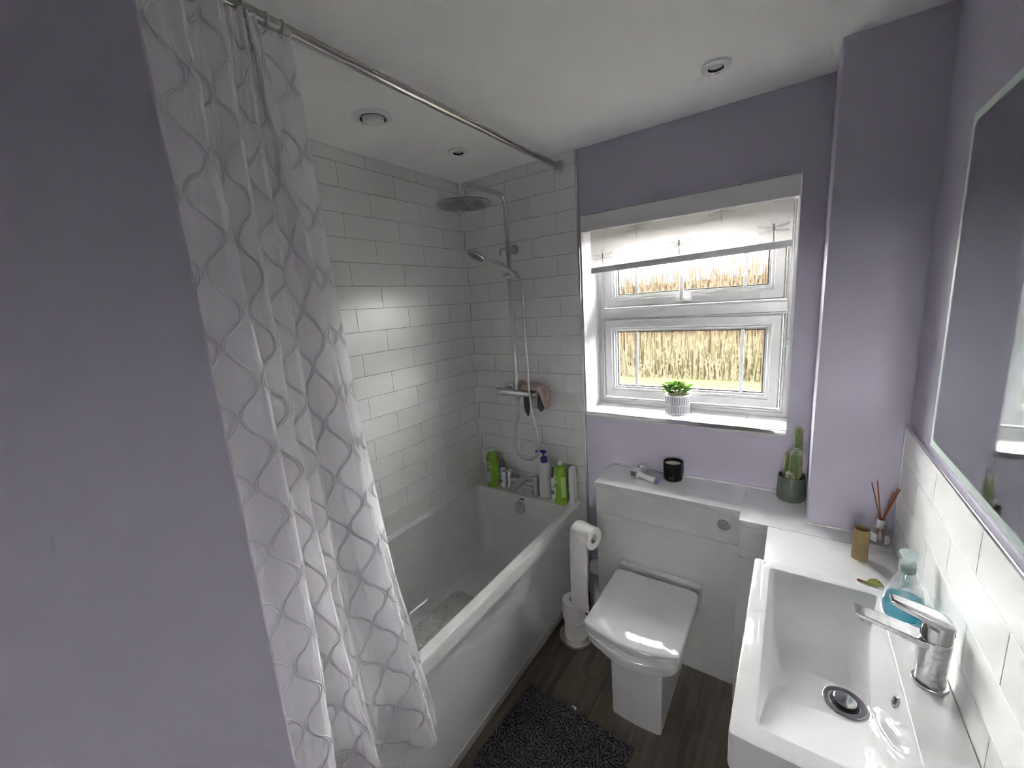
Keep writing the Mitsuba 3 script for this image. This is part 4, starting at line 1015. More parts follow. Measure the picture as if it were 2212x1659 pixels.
def roll(name, label, r, ri, w, group=None):
    k = thing(name, label, 'toilet roll', group)
    prof = [(ri, 0.0), (r - 0.003, 0.0), (r, 0.003), (r, w - 0.003), (r - 0.003, w), (ri, w)]
    return k, lathe(prof + [prof[0]], 44, cap0=False, cap1=False), lathe([(ri, 0.0005), (ri - 0.0012, 0.0005), (ri - 0.0012, w - 0.0005), (ri, w - 0.0005), (ri, 0.0005)], 36, cap0=False, cap1=False)


RL, RC = 0.053, 0.021
k, paper, core = roll('toilet_roll', 'white toilet roll on the stand arm with a long sheet hanging down', RL, RC, 0.100)
ox = (0.829, py, 0.599)
pl_ = lambda m: ROT(axes(m, (0, 1, 0), (0, 0, 1), (1, 0, 0), ox))
part(k, 'paper', pl_(paper), M_PAPER)
part(k, 'core', pl_(core), M_CORE, label='grey cardboard core')
ns, nw = 60, 10
V = []
for q in range(ns + 1):
    s = q / ns
    for w in range(nw + 1):
        x = ox[0] + 0.0005 + 0.099 * w / nw
        if s < 0.12:
            a = PI * 0.5 + (PI * 0.5) * (s / 0.12)
            y, z = py + (RL + 0.0006) * math.cos(a), ox[2] + (RL + 0.0006) * math.sin(a)
        else:
            t = (s - 0.12) / 0.88
            y = py - RL - 0.0006 - 0.006 * math.sin(t * 2.2) + 0.0012 * math.sin(t * 37 + w * 0.6) + 0.006 * t * math.sin(w * 0.55)
            z = ox[2] - t * 0.345 - 0.012 * t * (1 - w / nw)
            x += 0.012 * t * (w / nw - 0.2)
        V.append((x, y, z))
i, j = np.meshgrid(np.arange(ns), np.arange(nw), indexing='ij')
F = np.stack([i * (nw + 1) + j, (i + 1) * (nw + 1) + j, (i + 1) * (nw + 1) + j + 1, i * (nw + 1) + j + 1], -1).reshape(-1, 4)
part(k, 'hanging_sheet', ROT(mesh(V, F)), M_PAPER, True, label='long hanging sheet')
for q, (dx, lab) in enumerate(((0.0, 'white spare toilet roll at the bottom of the stand pole'), (-0.006, 'white spare toilet roll stacked on top of the lower spare roll'))):
    k, paper, core = roll('toilet_roll', lab, 0.056, 0.021, 0.098)
    part(k, 'paper', move(paper, px + dx, py + dx * 0.5, 0.0166 + q * 0.0985), M_PAPER)
    part(k, 'core', move(core, px + dx, py + dx * 0.5, 0.0166 + q * 0.0985), M_CORE)
gc = thing('canister', 'grey canister with a white domed top in the gap beside the toilet unit', 'canister')
part(gc, 'body', lathe([(0.044, 0), (0.046, 0.003), (0.046, 0.232), (0.044, 0.235)], 36, 0.815, -0.085), M_GREYBODY)
part(gc, 'lid', lathe([(0.0465, 0.232), (0.047, 0.236), (0.0465, 0.255), (0.040, 0.272), (0.024, 0.283), (0.004, 0.286)], 36, 0.815, -0.085), M_PLASTIC, label='white domed top')

# ================================================================ small things on the worktop
cd = thing('candle', 'black glass candle jar with pale wax on the toilet unit worktop', 'candle')
cx, cy = 1.1885, -0.049
part(cd, 'jar', lathe([(0.034, 0.0), (0.0395, 0.003), (0.0415, 0.009), (0.0425, 0.080), (0.0425, 0.085), (0.0415, 0.0862), (0.0392, 0.0855), (0.0388, 0.078), (0.0385, 0.071)], 48, cx, cy, UZ, True, False), M_BLACK)
part(cd, 'wax', lathe([(0.0386, 0.072), (0.038, 0.0732), (0.02, 0.0728), (0.002, 0.0725)], 40, cx, cy, UZ, False, True), M_WAX, label='cream wax')
part(cd, 'lettering', at(cat(wrap('S L E E P', 0.0042, 0.0421, 275, 0.0215, 0.0003, 0.0002), patch(0.0422, 253, 297, 0.0180, 0.0184, 0.0003), patch(0.0422, 262, 288, 0.0130, 0.0140, 0.0003)), cx, cy, UZ), M_SLOT, False, label='small grey lettering')

th = thing('thermometer', 'white handheld infrared thermometer lying on the worktop beside the candle', 'thermometer')
# head with the screen, facing the camera side; barrel points to the wall
hd_o = np.array([1.034, -0.085, UZ])
hm = loft([[(0.0195 * max(-1, min(1, 1.22 * math.cos(a))) * s, y, 0.0215 + 0.0205 * max(-1, min(1, 1.22 * math.sin(a))) * s) for a in np.arange(28) * PI / 14] for y, s in ((-0.037, 0.88), (-0.034, 1.0), (-0.02, 0.98), (0.0, 0.90), (0.018, 0.84))])
place_t = lambda m: at(m, *hd_o, rot=-14)
part(th, 'head', place_t(hm), M_PLASTIC, 40)
part(th, 'screen', place_t(rbox(-0.0145, 0.0145, -0.0382, -0.034, 0.0085, 0.0335, 0.003)), M_LCD, label='dark display screen')
bar_ = axes(lathe([(0.017, 0.0), (0.0180, 0.008), (0.0185, 0.030), (0.0175, 0.036), (0.015, 0.038), (0.0145, 0.032), (0.012, 0.030)], 30), (1, 0, 0), (0, 0, -1), (0, 1, 0), (0, 0.014, 0.0225))
part(th, 'barrel', place_t(bar_), M_PLASTIC, 40)
part(th, 'buttons', place_t(cat(lathe([(0.0055, 0), (0.005, 0.002), (0.002, 0.0025)], 14, 0.003, 0.010, 0.0395), lathe([(0.004, 0), (0.0036, 0.002), (0.001, 0.0025)], 12, -0.006, 0.020, 0.0395))), M_SLOT)
hp = np.array([(0.006, -0.012, 0.021), (0.034, -0.016, 0.0185), (0.062, -0.020, 0.0165), (0.095, -0.0235, 0.0150), (0.113, -0.026, 0.0150)])
hp_ = spline(hp, 16)
wd = np.interp(np.linspace(0, 1, 16), [0, .3, .7, 1], [.0155, .0125, .0130, .0150])
tt, _, _ = frames(hp_)
lp = []
for q in range(16):
    s_ = np.cross([0, 0, 1.0], tt[q]); s_ /= np.linalg.norm(s_)
    lp.append([hp_[q] + s_ * wd[q] * math.cos(a) + np.array([0, 0, 1.0]) * 0.0135 * math.sin(a) for a in np.arange(18) * PI / 9])
part(th, 'grip', place_t(loft(lp)), M_PLASTIC, 45)
part(th, 'grip_cap', place_t(loft([[hp_[-1] + tt[-1] * d + np.cross([0, 0, 1.0], tt[-1]) * w * math.cos(a) + np.array([0, 0, 1.0]) * w * 0.9 * math.sin(a) for a in np.arange(18) * PI / 9] for d, w in ((-0.003, 0.0152), (0.004, 0.0150), (0.007, 0.0125))])), M_LAVCAP, 45, label='lilac end cap')
part(th, 'trigger', place_t(rbox(0.030, 0.048, -0.003, 0.004, 0.010, 0.020, 0.003)), M_LAVCAP)

# cactus
cp_ = thing('potted_cactus', 'potted cactus with four green columns in a grey glazed pot by the boxed column', 'cactus')
kx, ky, kr = 1.6415, -0.040, 0.0465
seg = 72
prof = [(0.040, 0.0), (0.0455, 0.002), (0.0475, 0.006), (0.0475, 0.040), (0.0468, 0.070), (0.0455, 0.098), (0.0450, 0.1005), (0.0432, 0.1005), (0.0425, 0.094), (0.0435, 0.080)]
part(cp_, 'pot', lathe(prof, seg, kx, ky, UZ, True, False), M_POTGREY, label='grey crackle-glazed pot')
bs = []
for row, (z, n_) in enumerate(((0.008, 44), (0.0155, 44), (0.023, 44), (0.0305, 44), (0.038, 44))):
    for q in range(n_):
        a = 2 * PI * (q + 0.5 * (row % 2)) / n_
        b = rbox(-0.0017, 0.0017, -0.0012, 0.0010, -0.0027, 0.0027, 0.0009, 1)
        bs.append(axes(b, (-math.sin(a), math.cos(a), 0), (-math.cos(a), -math.sin(a), 0), (0, 0, 1), (kx + 0.0474 * math.cos(a), ky + 0.0474 * math.sin(a), UZ + z)))
part(cp_, 'pot_relief', cat(bs), M_POTGREY, False, kind='stuff')
part(cp_, 'soil', lathe([(0.0433, 0.083), (0.03, 0.085), (0.004, 0.086)], 36, kx, ky, UZ, False, True), M_SOIL)


def cactus_stem(base, tip, r, ribs, tips, wool, seed, spl=0.010):
    rg = np.random.default_rng(seed)
    base, tip = np.array(base), np.array(tip)
    n = 26
    t = np.linspace(0, 1, n)
    h = np.linalg.norm(tip - base)
    P = base + (tip - base) * t[:, None] + np.array([0.004, 0, 0]) * np.sin(t * PI)[:, None]
    rad = r * np.sqrt(np.clip(1 - np.clip((t - 1 + 1.6 * r / h) / (1.6 * r / h), 0, 1) ** 2, 0.004, 1)) * (0.9 + 0.1 * np.sin(t * PI))
    seg = ribs * 4
    a = np.arange(seg) * 2 * PI / seg
    rib = 1 + 0.085 * np.cos(a * ribs)
    loops = [np.c_[P[q, 0] + rad[q] * rib * np.cos(a), P[q, 1] + rad[q] * rib * np.sin(a), np.full(seg, P[q, 2])] for q in range(n)]
    st = part(cp_, 'stem', loft(loops, True, True), M_CACTUS, 60)
    sp, wl = [], []
    for q in range(1, n):
        for b in range(ribs):
            ang = b * 2 * PI / ribs
            o = P[q] + rad[q] * 1.08 * np.array([math.cos(ang), math.sin(ang), 0])
            for _ in range(5):
                d = np.array([math.cos(ang), math.sin(ang), 0.35]) + rg.normal(0, 0.55, 3)
                d /= np.linalg.norm(d)
                ln = spl * (0.45 + 0.65 * rg.random())
                sd = np.cross(d, [0, 0, 1.0]); sd /= np.linalg.norm(sd) + 1e-9
                up = np.cross(sd, d)
                w = 0.00035
                tri = [o + sd * w, o - sd * w * .5 + up * w, o - sd * w * .5 - up * w, o + d * ln]
                (wl if (wool and t[q] > 0.84) else sp).append(tri)
    part(st, 'spines', mesh(np.vstack(sp), np.vstack([np.array([[0, 1, 3], [1, 2, 3], [2, 0, 3]]) + 4 * q for q in range(len(sp))])), M_SPINE, False, kind='stuff')
    if wool:
        for _ in range(260):
            ang = rg.random() * 2 * PI; q = rg.integers(int(n * 0.82), n)
            o = P[q] + rad[q] * np.array([math.cos(ang), math.sin(ang), 0])
            d = np.array([math.cos(ang) * .9, math.sin(ang) * .9, 0.75]) + rg.normal(0, 0.35, 3); d /= np.linalg.norm(d)
            sd = np.cross(d, [0, 0, 1.0]); sd /= np.linalg.norm(sd) + 1e-9; up = np.cross(sd, d)
            wl.append([o + sd * .0004, o - sd * .0002 + up * .0004, o - sd * .0002 - up * .0004, o + d * (0.006 + 0.008 * rg.random())])
        part(st, 'wool', mesh(np.vstack(wl), np.vstack([np.array([[0, 1, 3], [1, 2, 3], [2, 0, 3]]) + 4 * q for q in range(len(wl))])), M_WOOL, False, kind='stuff', label='white woolly tuft')


cactus_stem((kx + 0.010, ky + 0.014, UZ + 0.082), (kx + 0.012, ky + 0.022, UZ + 0.298), 0.0118, 11, 0, False, 1, 0.012)
cactus_stem((kx + 0.006, ky - 0.010, UZ + 0.082), (kx + 0.008, ky - 0.004, UZ + 0.213), 0.0170, 18, 0, True, 2, 0.007)
cactus_stem((kx - 0.020, ky + 0.002, UZ + 0.082), (kx - 0.014, ky + 0.012, UZ + 0.196), 0.0118, 13, 0, False, 3, 0.008)
cactus_stem((kx - 0.010, ky - 0.024, UZ + 0.080), (kx - 0.010, ky - 0.023, UZ + 0.120), 0.0135, 16, 0, True, 4, 0.005)

# cardboard tube
ca = lathe([(0.0200, 0.0), (0.0200, 0.100), (0.0189, 0.100), (0.0189, 0.0), (0.0200, 0.0)], 44, cap0=False, cap1=False)
tk = thing('cardboard_tube', 'empty brown cardboard tube standing on the worktop by the basin', 'cardboard tube')
tX, tY = 1.8225, -0.3865
part(tk, 'tube', move(ca, tX, tY, UZ - 0.0002), M_CARD)
a = np.linspace(-PI * 0.9, PI * 0.9, 60)
part(tk, 'seam', tube(np.c_[tX + 0.0201 * np.cos(a - 1.4), tY + 0.0201 * np.sin(a - 1.4), UZ + 0.05 - 0.024 * a], 0.0003, 5), M_CARDIN, True)

# reed diffuser
df = thing('reed_diffuser', 'small glass reed diffuser with brown sticks in the corner by the boxed column', 'diffuser')
dX, dY = 1.884, -0.2625
ro = [(0.020, 0.0), (0.0235, 0.002), (0.0245, 0.008), (0.0245, 0.042), (0.021, 0.052), (0.0135, 0.0575)]
part(df, 'bottle', lathe(ro + [(0.0125, 0.0570), (0.0195, 0.0500), (0.0228, 0.041), (0.0228, 0.008), (0.018, 0.005), (0.002, 0.0045)], 40, dX, dY, UZ, True, True), 'm_clear', 40, label='clear glass bottle')
part(df, 'collar', lathe([(0.0138, 0.0555), (0.0140, 0.057), (0.0140, 0.0835), (0.0130, 0.085), (0.0100, 0.0848), (0.0098, 0.080)], 32, dX, dY, UZ, False, False), M_CHROME, label='silver collar')
part(df, 'label', at(cat(patch(0.0246, 185, 245, 0.010, 0.040), patch(0.0246, 290, 345, 0.010, 0.040)), dX, dY, UZ), M_LABEL, False, label='white label')
part(df, 'label_print', at(cat([patch(0.0249, 298, 298 + w, z, z + 0.0009, 0.0001, 6) for w, z in ((30, 0.033), (22, 0.029), (36, 0.024), (30, 0.020), (36, 0.016))]), dX, dY, UZ), M_SLOT, False)
part(df, 'oil', lathe([(0.0215, 0.005), (0.0225, 0.008), (0.0225, 0.013), (0.003, 0.0131)], 32, dX, dY, UZ), 'm_clear', 40)
for (ex_, ey_, ez_) in ((-0.0335, -0.004, 0.206), (-0.0195, 0.004, 0.212), (0.021, -0.006, 0.188), (0.030, -0.002, 0.198), (0.0345, -0.003, 0.197)):
    s_ = 0.006 / 0.03
    part(df, 'reed', tube([(dX - ex_ * 0.45, dY - ey_ * 0.45, UZ + 0.006), (dX + ex_ * 0.12, dY + ey_ * 0.12, UZ + 0.085), (dX + ex_, dY + ey_, UZ + ez_)], 0.00165, 8), M_REED)

# ================================================================ plant on the sill
pp = thing('potted_plant', 'jade-like plant with round green leaves in a fluted pale pot on the window sill', 'plant')
qx, qy, pr_ = 1.168, 0.1225, 0.0578
part(pp, 'pot', lathe([(0.052, 0.0), (0.0555, 0.0015), (0.0560, 0.006), (pr_, 0.093), (pr_, 0.0965), (0.0555, 0.0975), (0.0540, 0.0965), (0.0535, 0.085)], 60, qx, qy, SZ, True, False), M_POTWHITE, label='pale pot')
part(pp, 'foot', lathe([(0.0515, 0.0), (0.0556, 0.0006), (0.0560, 0.0035)], 48, qx, qy, SZ, False, False), M_GREYBODY, label='dark foot rim')
fl = []
for lo, hi, sh_ in ((0.006, 0.0475, 0.0), (0.0465, 0.091, 0.5)):
    for q in range(34):
        a = 2 * PI * (q + sh_) / 34
        z0, z1 = SZ + lo, SZ + hi
        hw = 0.0037
        prof = [(-hw, z0 + 0.004), (0, z0), (hw, z0 + 0.004), (hw, z1 - 0.005), (0, z1), (-hw, z1 - 0.005)]
        pts = []
        for d in (0.0006, -0.002):
            for tx_, zz_ in prof:
                R = np.interp(zz_ - SZ, [0.006, 0.093], [0.0560, pr_]) + d
                aa = a + tx_ / R
                pts.append((qx + R * math.cos(aa), qy + R * math.sin(aa), zz_))
        fl.append(mesh(pts, [[0, 1, 2, 3], [0, 3, 4, 5]] + [[q_, q_ + 6, (q_ + 1) % 6 + 6, (q_ + 1) % 6] for q_ in range(6)]))
part(pp, 'flutes', cat(fl), M_POTFLUTE, False, label='two rows of grey flutes', kind='stuff')
part(pp, 'soil', lathe([(0.0537, 0.082), (0.03, 0.084), (0.003, 0.085)], 36, qx, qy, SZ, False, True), M_SOIL)


def leaf_mesh(l, w, cup, curl, n=8, m=6):
    V = []
    for i_ in range(n + 1):
        s = i_ / n
        ww = w * math.sin(PI * min(1, s ** 0.62)) ** 0.75 * 0.5 + 0.0008
        for j_ in range(m + 1):
            t = j_ / m * 2 - 1
            V.append((l * s, ww * t, cup * l * (t * t) * math.sin(PI * s) + curl * l * s * s))
    i_, j_ = np.meshgrid(np.arange(n), np.arange(m), indexing='ij')
    F = np.stack([i_ * (m + 1) + j_, (i_ + 1) * (m + 1) + j_, (i_ + 1) * (m + 1) + j_ + 1, i_ * (m + 1) + j_ + 1], -1).reshape(-1, 4)
    return mesh(V, F)


rg = np.random.default_rng(21)
stems = []
for q in range(13):
    a = q * 2.39996 + 0.3
    rad = 0.040 * math.sqrt((q + 0.5) / 13)
    b = np.array([qx + rad * 0.7 * math.cos(a), qy + rad * 0.7 * math.sin(a), SZ + 0.084])
    lean = np.array([math.cos(a) * rad * 0.75, math.sin(a) * rad * 0.55, 0.052 + 0.022 * rg.random() - rad * 0.5])
    tip = b + lean
    stems.append(tube([b, b + lean * 0.5 + [0, 0, 0.004], tip], [0.0022, 0.0020, 0.0014], 6))
    for k_ in range(6):
        ang = a + k_ * 2 * PI / 6 + rg.normal(0, 0.25)
        up = rg.uniform(0.25, 1.0) if k_ % 2 else rg.uniform(-0.2, 0.5)
        d = np.array([math.cos(ang), math.sin(ang), up]); d /= np.linalg.norm(d)
        l = rg.uniform(0.028, 0.042); w = l * rg.uniform(0.50, 0.62)
        o = tip - np.array([0, 0, 0.010 * (k_ % 3)])
        end = o + d * l
        if end[1] > 0.190: d[1] -= (end[1] - 0.188) / l; d /= np.linalg.norm(d)
        s_ = np.cross([0, 0, 1.0], d); s_ /= np.linalg.norm(s_)
        u_ = np.cross(d, s_)
        tw = rg.normal(0, 0.4)
        s2, u2 = math.cos(tw) * s_ + math.sin(tw) * u_, -math.sin(tw) * s_ + math.cos(tw) * u_
        part(pp, 'leaf', axes(leaf_mesh(l, w, 0.14, rg.uniform(-0.25, 0.1)), d, s2, u2, o), 'm_leaf' if rg.random() < 0.42 else 'm_leaf_dark', True)
part(pp, 'stems', cat(stems), M_STEM, True, kind='stuff')

# ================================================================ basin, mixer tap, soap
bs_ = thing('basin', 'white rectangular basin set on the vanity worktop below the mirror', 'basin')
BX0, BX1, BY0, BY1, BZ = 1.554, XT - 0.0008, -1.183, -0.557, 0.830
L = [rr(BX0 + 0.075, BX1, BY0 + 0.06, BY1 - 0.06, 0.02, 0.7005), rr(BX0 + 0.050, BX1, BY0 + 0.04, BY1 - 0.04, 0.02, 0.7105), rr(BX0 + 0.006, BX1, BY0 + 0.004, BY1 - 0.004, 0.016, 0.738), rr(BX0 + 0.001, BX1, BY0 + 0.001, BY1 - 0.001, 0.014, 0.743), rr(BX0, BX1, BY0, BY1, 0.012, 0.752), rr(BX0, BX1, BY0, BY1, 0.010, BZ - 0.004), rr(BX0 + 0.0015, BX1 - 0.001, BY0 + 0.0015, BY1 - 0.0015, 0.010, BZ - 0.001), rr(BX0 + 0.005, BX1 - 0.003, BY0 + 0.005, BY1 - 0.005, 0.010, BZ)]
qx0, qx1, qy0, qy1 = 1.597, 1.8405, -1.140, -0.594
L += [rr(qx0 - 0.003, qx1 + 0.003, qy0 - 0.003, qy1 + 0.003, 0.016, BZ), rr(qx0 - 0.0005, qx1 + 0.0005, qy0 - 0.0005, qy1 + 0.0005, 0.014, BZ - 0.0012), rr(qx0 + 0.001, qx1 - 0.0015, qy0 + 0.002, qy1 - 0.001, 0.014, BZ - 0.006)]
for xl, xr_, yf, yn, rad_, z in ((0.003, 0.006, 0.012, 0.014, 0.016, 0.812), (0.006, 0.0135, 0.050, 0.055, 0.020, 0.790), (0.011, 0.022, 0.105, 0.110, 0.026, 0.765), (0.018, 0.0290, 0.160, 0.155, 0.032, 0.744),
                              (0.034, 0.0325, 0.210, 0.192, 0.038, 0.7285), (0.075, 0.0355, 0.232, 0.208, 0.040, 0.7205), (0.110, 0.040, 0.238, 0.213, 0.038, 0.7182), (0.120, 0.043, 0.241, 0.216, 0.036, 0.7176)):
    L.append(rr(qx0 + xl, qx1 - xr_, qy0 + yn, qy1 - yf, rad_, z))
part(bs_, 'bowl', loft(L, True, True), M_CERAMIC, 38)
wx, wy, wz = 1.7575, -0.878, 0.7175
wk = part(bs_, 'waste', lathe([(0.0400, 0.0006), (0.0405, 0.0026), (0.0375, 0.0034), (0.0290, 0.0018), (0.0265, -0.003)], 40, wx, wy, wz, False, False), M_CHROME, label='chrome waste ring')
part(wk, 'throat', lathe([(0.0268, 0.0010), (0.002, 0.0006)], 30, wx, wy, wz, False, True), M_DARK)
part(wk, 'plug', rotm(lathe([(0.0195, 0.004), (0.0215, 0.006), (0.0215, 0.0090), (0.0190, 0.0110), (0.006, 0.0116), (0.002, 0.0116)], 36, wx, wy, wz), 5, (0, 1, 0), (wx, wy, wz + 0.006)), M_CHROME, label='chrome pop-up plug')
oc = np.array([1.8306, -0.918, 0.8035])
on_ = np.array([-0.955, 0.0, 0.30]); on_ /= np.linalg.norm(on_)
ou = np.array([0.30, 0, 0.955]); ou /= np.linalg.norm(ou)
part(bs_, 'overflow', axes(lathe([(0.0125, -0.002), (0.0127, 0.0012), (0.0105, 0.0026), (0.0085, 0.0016), (0.0080, -0.001)], 30, cap0=False, cap1=False), np.cross(ou, on_), ou, on_, oc), M_CHROME, label='chrome overflow ring')
part(bs_, 'overflow_hole', axes(lathe([(0.0084, 0.0003), (0.001, 0.0004)], 24, cap0=False), np.cross(ou, on_), ou, on_, oc), M_DARK, label='dark overflow opening')

bt_ = thing('basin_tap', 'chrome basin mixer tap with a flat spout and lever', 'tap')
ax_, ay_ = 1.8885, -0.862
part(bt_, 'base_ring', lathe([(0.0285, 0), (0.0290, 0.003), (0.0280, 0.0058), (0.0235, 0.0066)], 44, ax_, ay_, BZ), M_CHROME)
part(bt_, 'body', lathe([(0.0235, 0.004), (0.0232, 0.030), (0.0236, 0.075), (0.0245, 0.104), (0.0245, 0.106), (0.0225, 0.107), (0.0222, 0.109)], 44, ax_, ay_, BZ), M_CHROME_DULL)
spn = []
for x, zc, w, t_, in ((ax_ - 0.006, 0.0985, 0.0205, 0.0115), (ax_ - 0.020, 0.0985, 0.0215, 0.0120), (ax_ - 0.035, 0.1025, 0.0215, 0.0105), (ax_ - 0.070, 0.1110, 0.0205, 0.0088), (ax_ - 0.105, 0.1185, 0.0190, 0.0076), (ax_ - 0.122, 0.1215, 0.0178, 0.0064), (ax_ - 0.1285, 0.1245, 0.0155, 0.0036)):
    spn.append([(x, ay_ + w * max(-1, min(1, 1.18 * math.cos(a))), BZ + zc + t_ * (max(-1, min(0.62, 1.15 * math.sin(a))))) for a in np.arange(28) * PI / 14])
part(bt_, 'spout', loft(spn), M_CHROME_DULL, 45)
part(bt_, 'aerator', rotm(lathe([(0.0095, 0.002), (0.0105, 0), (0.0105, -0.013), (0.0085, -0.014), (0.002, -0.0135)], 26, ax_ - 0.106, ay_, BZ + 0.1145), 10, (0, 1, 0), (ax_ - 0.106, ay_, BZ + 0.1145)), M_CHROME)
part(bt_, 'head', lathe([(0.0222, 0.108), (0.0240, 0.110), (0.0243, 0.136), (0.0238, 0.143), (0.0205, 0.149), (0.004, 0.151)], 44, ax_, ay_, BZ), M_CHROME)
lv = []
for x, zc, w, t_ in ((ax_ + 0.0225, 0.1425, 0.012, 0.004), (ax_ + 0.016, 0.1455, 0.0195, 0.0085), (ax_, 0.1505, 0.0240, 0.0105), (ax_ - 0.020, 0.1555, 0.0225, 0.0100), (ax_ - 0.045, 0.1625, 0.0180, 0.0088), (ax_ - 0.068, 0.1690, 0.0145, 0.0078), (ax_ - 0.074, 0.1712, 0.0135, 0.0052)):
    lv.append([(x, ay_ + w * max(-1, min(1, 1.2 * math.cos(a))), BZ + zc + t_ * max(-1, min(1, 1.15 * math.sin(a)))) for a in np.arange(28) * PI / 14])
part(bt_, 'lever', loft(lv), M_CHROME, 45)
part(bt_, 'screw_cap', axes(lathe([(0.004, 0), (0.004, 0.0012), (0.001, 0.0015)], 14), (0, 1, 0), (0, 0, 1), (1, 0, 0), (ax_ + 0.0242, ay_, BZ + 0.126)), M_SLOT)

sd_ = thing('soap_bottle', 'clear teardrop pump bottle half full of blue liquid soap behind the tap', 'soap bottle')
sX, sY = 1.8780, -0.650
outer = [(0.022, 0.0), (0.0285, 0.0015), (0.0325, 0.006), (0.0375, 0.022), (0.0398, 0.040), (0.0396, 0.052), (0.0375, 0.070), (0.0320, 0.092), (0.0240, 0.115), (0.0170, 0.132), (0.0140, 0.140), (0.0132, 0.147)]
sw = lambda m: at(m, sX, sY, UZ + 0.0005, rot=12)
part(sd_, 'bottle', sw(loft([np.c_[r * np.cos(np.arange(56) * PI / 28), 0.78 * r * np.sin(np.arange(56) * PI / 28), np.full(56, z)] for r, z in outer], True, False)), 'm_bottle', True, label='clear plastic bottle')
inn = [(max(0.002, r - 0.0013), z) for r, z in outer]
LQ = 0.066
liq = [(0.002, 0.0015)] + [(r, max(0.0018, z)) for r, z in inn if z <= LQ - 0.002]
rl = float(np.interp(LQ, [z for r, z in outer], [r for r, z in outer])) - 0.0013
liq += [(rl, LQ), (rl - 0.002, LQ - 0.0006), (0.002, LQ - 0.0006)]
part(sd_, 'liquid', sw(lathe(liq, 56, sy=0.78)), 'm_liquid', 40, label='blue liquid soap')
part(sd_, 'dip_tube', sw(tube([(0, 0, 0.012), (0, 0, 0.05), (0, 0, 0.128)], 0.0030, 12)), 'm_frostcap', True)
part(sd_, 'pump_body', sw(lathe([(0.0035, 0.094), (0.0072, 0.097), (0.0085, 0.106), (0.0088, 0.134), (0.0122, 0.135), (0.0125, 0.142)], 28)), 'm_frostcap', True, label='pale turquoise pump')
part(sd_, 'pump_spring', sw(cat([lathe([(0.0089, 0), (0.0096, 0.0008), (0.0089, 0.0016)], 22, z=0.100 + q * 0.0035) for q in range(9)])), M_TEAL, 40)
part(sd_, 'screw_collar', sw(cat([lathe([(0.0138, 0), (0.0162, 0.0012), (0.0162, 0.0026), (0.0138, 0.0038)], 30, z=0.137 + q * 0.0044) for q in range(6)])), 'm_frostcap', 40, label='ribbed screw collar')
part(sd_, 'pump_head', sw(cat(lathe([(0.0085, 0.160), (0.0080, 0.166), (0.0125, 0.174), (0.0178, 0.184), (0.0186, 0.188), (0.0172, 0.1905), (0.012, 0.1885), (0.002, 0.187)], 32, sy=0.9), tube([(0.0, 0, 0.180), (0.012, 0.010, 0.182), (0.020, 0.017, 0.178)], [0.006, 0.005, 0.004], 12))), 'm_frostcap', 45, label='wide pump head')

lf = thing('fallen_leaf', 'small yellow-green fallen leaf on the worktop by the basin edge', 'leaf')
M_LEAFDRY = mat('m_leaf_fallen', {**proc(lambda p, n, uv: mix((0.22, 0.30, 0.07), (0.24, 0.15, 0.04), smoothstep(0.50, 0.75, noise(p.x * 150, p.y * 150, 2.0))))}, 0.4, 0.4)
lm = leaf_mesh(0.042, 0.030, 0.30, 0.16, 10, 8)
part(lf, 'blade', at(lm, 1.8225, -0.5195, UZ + 0.0025, rot=-22), M_LEAFDRY, True)
part(lf, 'stalk', tube([(1.8245, -0.520, UZ + 0.003), (1.815, -0.517, UZ + 0.0025), (1.806, -0.517, UZ + 0.0035)], [0.0018, 0.0022, 0.0026], 8), M_REED, True, label='brown stalk')

# ================================================================ mirror
mr = thing('mirror', 'large rectangular mirror with a frosted border above the splashback', 'mirror')
MX, MY0, MY1, MZ0, MZ1 = 1.898, -1.62, -0.601, 1.266, 1.978
part(mr, 'back_frame', rbox(MX + 0.006, XR - 0.0005, MY0 + 0.03, MY1 - 0.03, MZ0 + 0.03, MZ1 - 0.03, 0.003), M_ALU, label='hidden backing frame')
part(mr, 'glass', rbox(MX + 0.0004, MX + 0.006, MY0, MY1, MZ0, MZ1, 0.0012, 1), M_FROST, label='pale glass edge')
bw = 0.018
part(mr, 'mirror_face', mesh([[MX, MY0 + bw, MZ0 + bw], [MX, MY1 - bw, MZ0 + bw], [MX, MY1 - bw, MZ1 - bw], [MX, MY0 + bw, MZ1 - bw]], [[0, 3, 2, 1]]), M_MIRROR, False, label='reflecting face')

# ================================================================ rug
ru = thing('bath_rug', 'dark charcoal chenille bath rug on the floor in front of the bath', 'rug')
ro_, ra = np.array([0.736, -0.676]), math.radians(-3.0)
eu, ev = np.array([math.cos(ra), math.sin(ra)]), np.array([math.sin(ra), -math.cos(ra)])
RW, RLN = 0.474, 0.80
V = [(*(ro_ + eu * a + ev * b), z) for z in (0.0008, 0.007) for a, b in ((0, 0), (RW, 0), (RW, RLN), (0, RLN))]
part(ru, 'backing', mesh(V, [[3, 2, 1, 0], [4, 5, 6, 7], [0, 1, 5, 4], [1, 2, 6, 5], [2, 3, 7, 6], [3, 0, 4, 7]]), M_RUGB, False, label='dark woven backing')
rg = np.random.default_rng(5)
sp_ = 0.0090
na, nb = int(RW / sp_), int(RLN / sp_)
A_, B_ = np.meshgrid(np.arange(na), np.arange(nb), indexing='ij')
A_ = (A_.ravel() + 0.5 + 0.5 * (B_.ravel() % 2)) * sp_; B_ = (B_.ravel() + 0.5) * sp_
A_ = np.clip(A_ + rg.normal(0, 0.0013, len(A_)), 0.002, RW - 0.002); B_ = np.clip(B_ + rg.normal(0, 0.0013, len(B_)), 0.002, RLN - 0.002)
fl_ = meshkit.fbm(np.c_[A_ * 9, B_ * 9, 0 * A_], 3, 3) * 4 * PI * 1.3 + rg.normal(0, 0.35, len(A_))
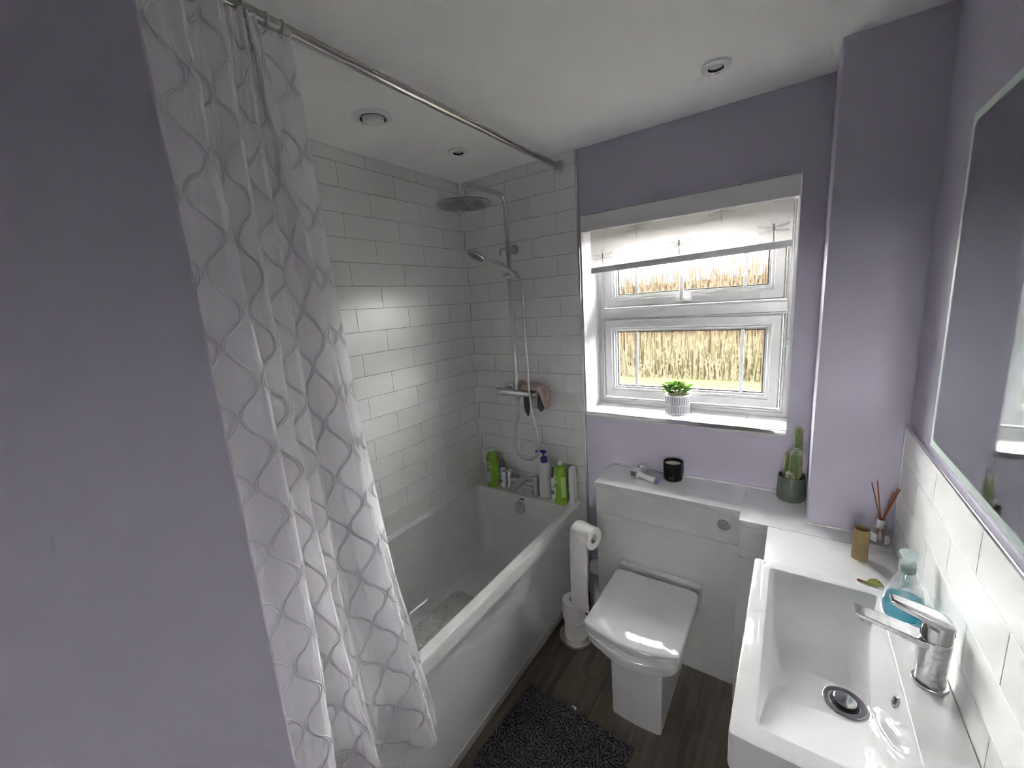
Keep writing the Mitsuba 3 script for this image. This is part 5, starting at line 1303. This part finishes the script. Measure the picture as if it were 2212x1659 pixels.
ln = 0.0125 + 0.006 * rg.random(len(A_))
tilt = 0.55 + 0.35 * rg.random(len(A_))
base = ro_ + A_[:, None] * eu + B_[:, None] * ev
dirv = np.c_[np.cos(fl_), np.sin(fl_)]
edge_out = np.zeros_like(dirv)
s5 = np.linspace(0, 1, 5)
sides = 5
N_ = len(A_)
P5 = np.zeros((N_, 5, 3))
for q, s in enumerate(s5):
    hor = ln * np.sin(tilt) * s ** 1.4
    P5[:, q, :2] = base + dirv * hor[:, None]
    P5[:, q, 2] = 0.006 + ln * np.cos(tilt) * s - 0.004 * s ** 3
rad5 = np.array([0.0034, 0.0038, 0.0038, 0.0034, 0.0014])
side = np.c_[-dirv[:, 1], dirv[:, 0], np.zeros(N_)]
tan = P5[:, -1] - P5[:, 0]; tan /= np.linalg.norm(tan, axis=1, keepdims=True)
nor = np.cross(tan, side)
ang = np.arange(sides) * 2 * PI / sides
VV = P5[:, :, None, :] + rad5[None, :, None, None] * (np.cos(ang)[None, None, :, None] * side[:, None, None, :] + np.sin(ang)[None, None, :, None] * nor[:, None, None, :])
VV = VV.reshape(N_, 5 * sides, 3)
f1 = []
for q in range(4):
    for w in range(sides):
        f1.append([q * sides + w, q * sides + (w + 1) % sides, (q + 1) * sides + (w + 1) % sides, (q + 1) * sides + w])
f1 = np.array(f1); f1 = np.vstack([f1[:, [0, 1, 2]], f1[:, [0, 2, 3]], [[4 * sides, 4 * sides + 1, 4 * sides + 2], [4 * sides, 4 * sides + 2, 4 * sides + 3], [4 * sides, 4 * sides + 3, 4 * sides + 4]]])
FF = (f1[None] + (np.arange(N_) * 5 * sides)[:, None, None]).reshape(-1, 3)
part(ru, 'pile', mesh(VV.reshape(-1, 3), FF), M_RUG, True, label='chenille noodle pile', kind='stuff')
part(ru, 'care_tag', rotm(rbox(0.9405, 0.9615, -0.6835, -0.671, 0.009, 0.0105, 0.0005, 1), -6, (0, 0, 1), (0.95, -0.68, 0.01)), M_PLASTIC, label='small white tag')
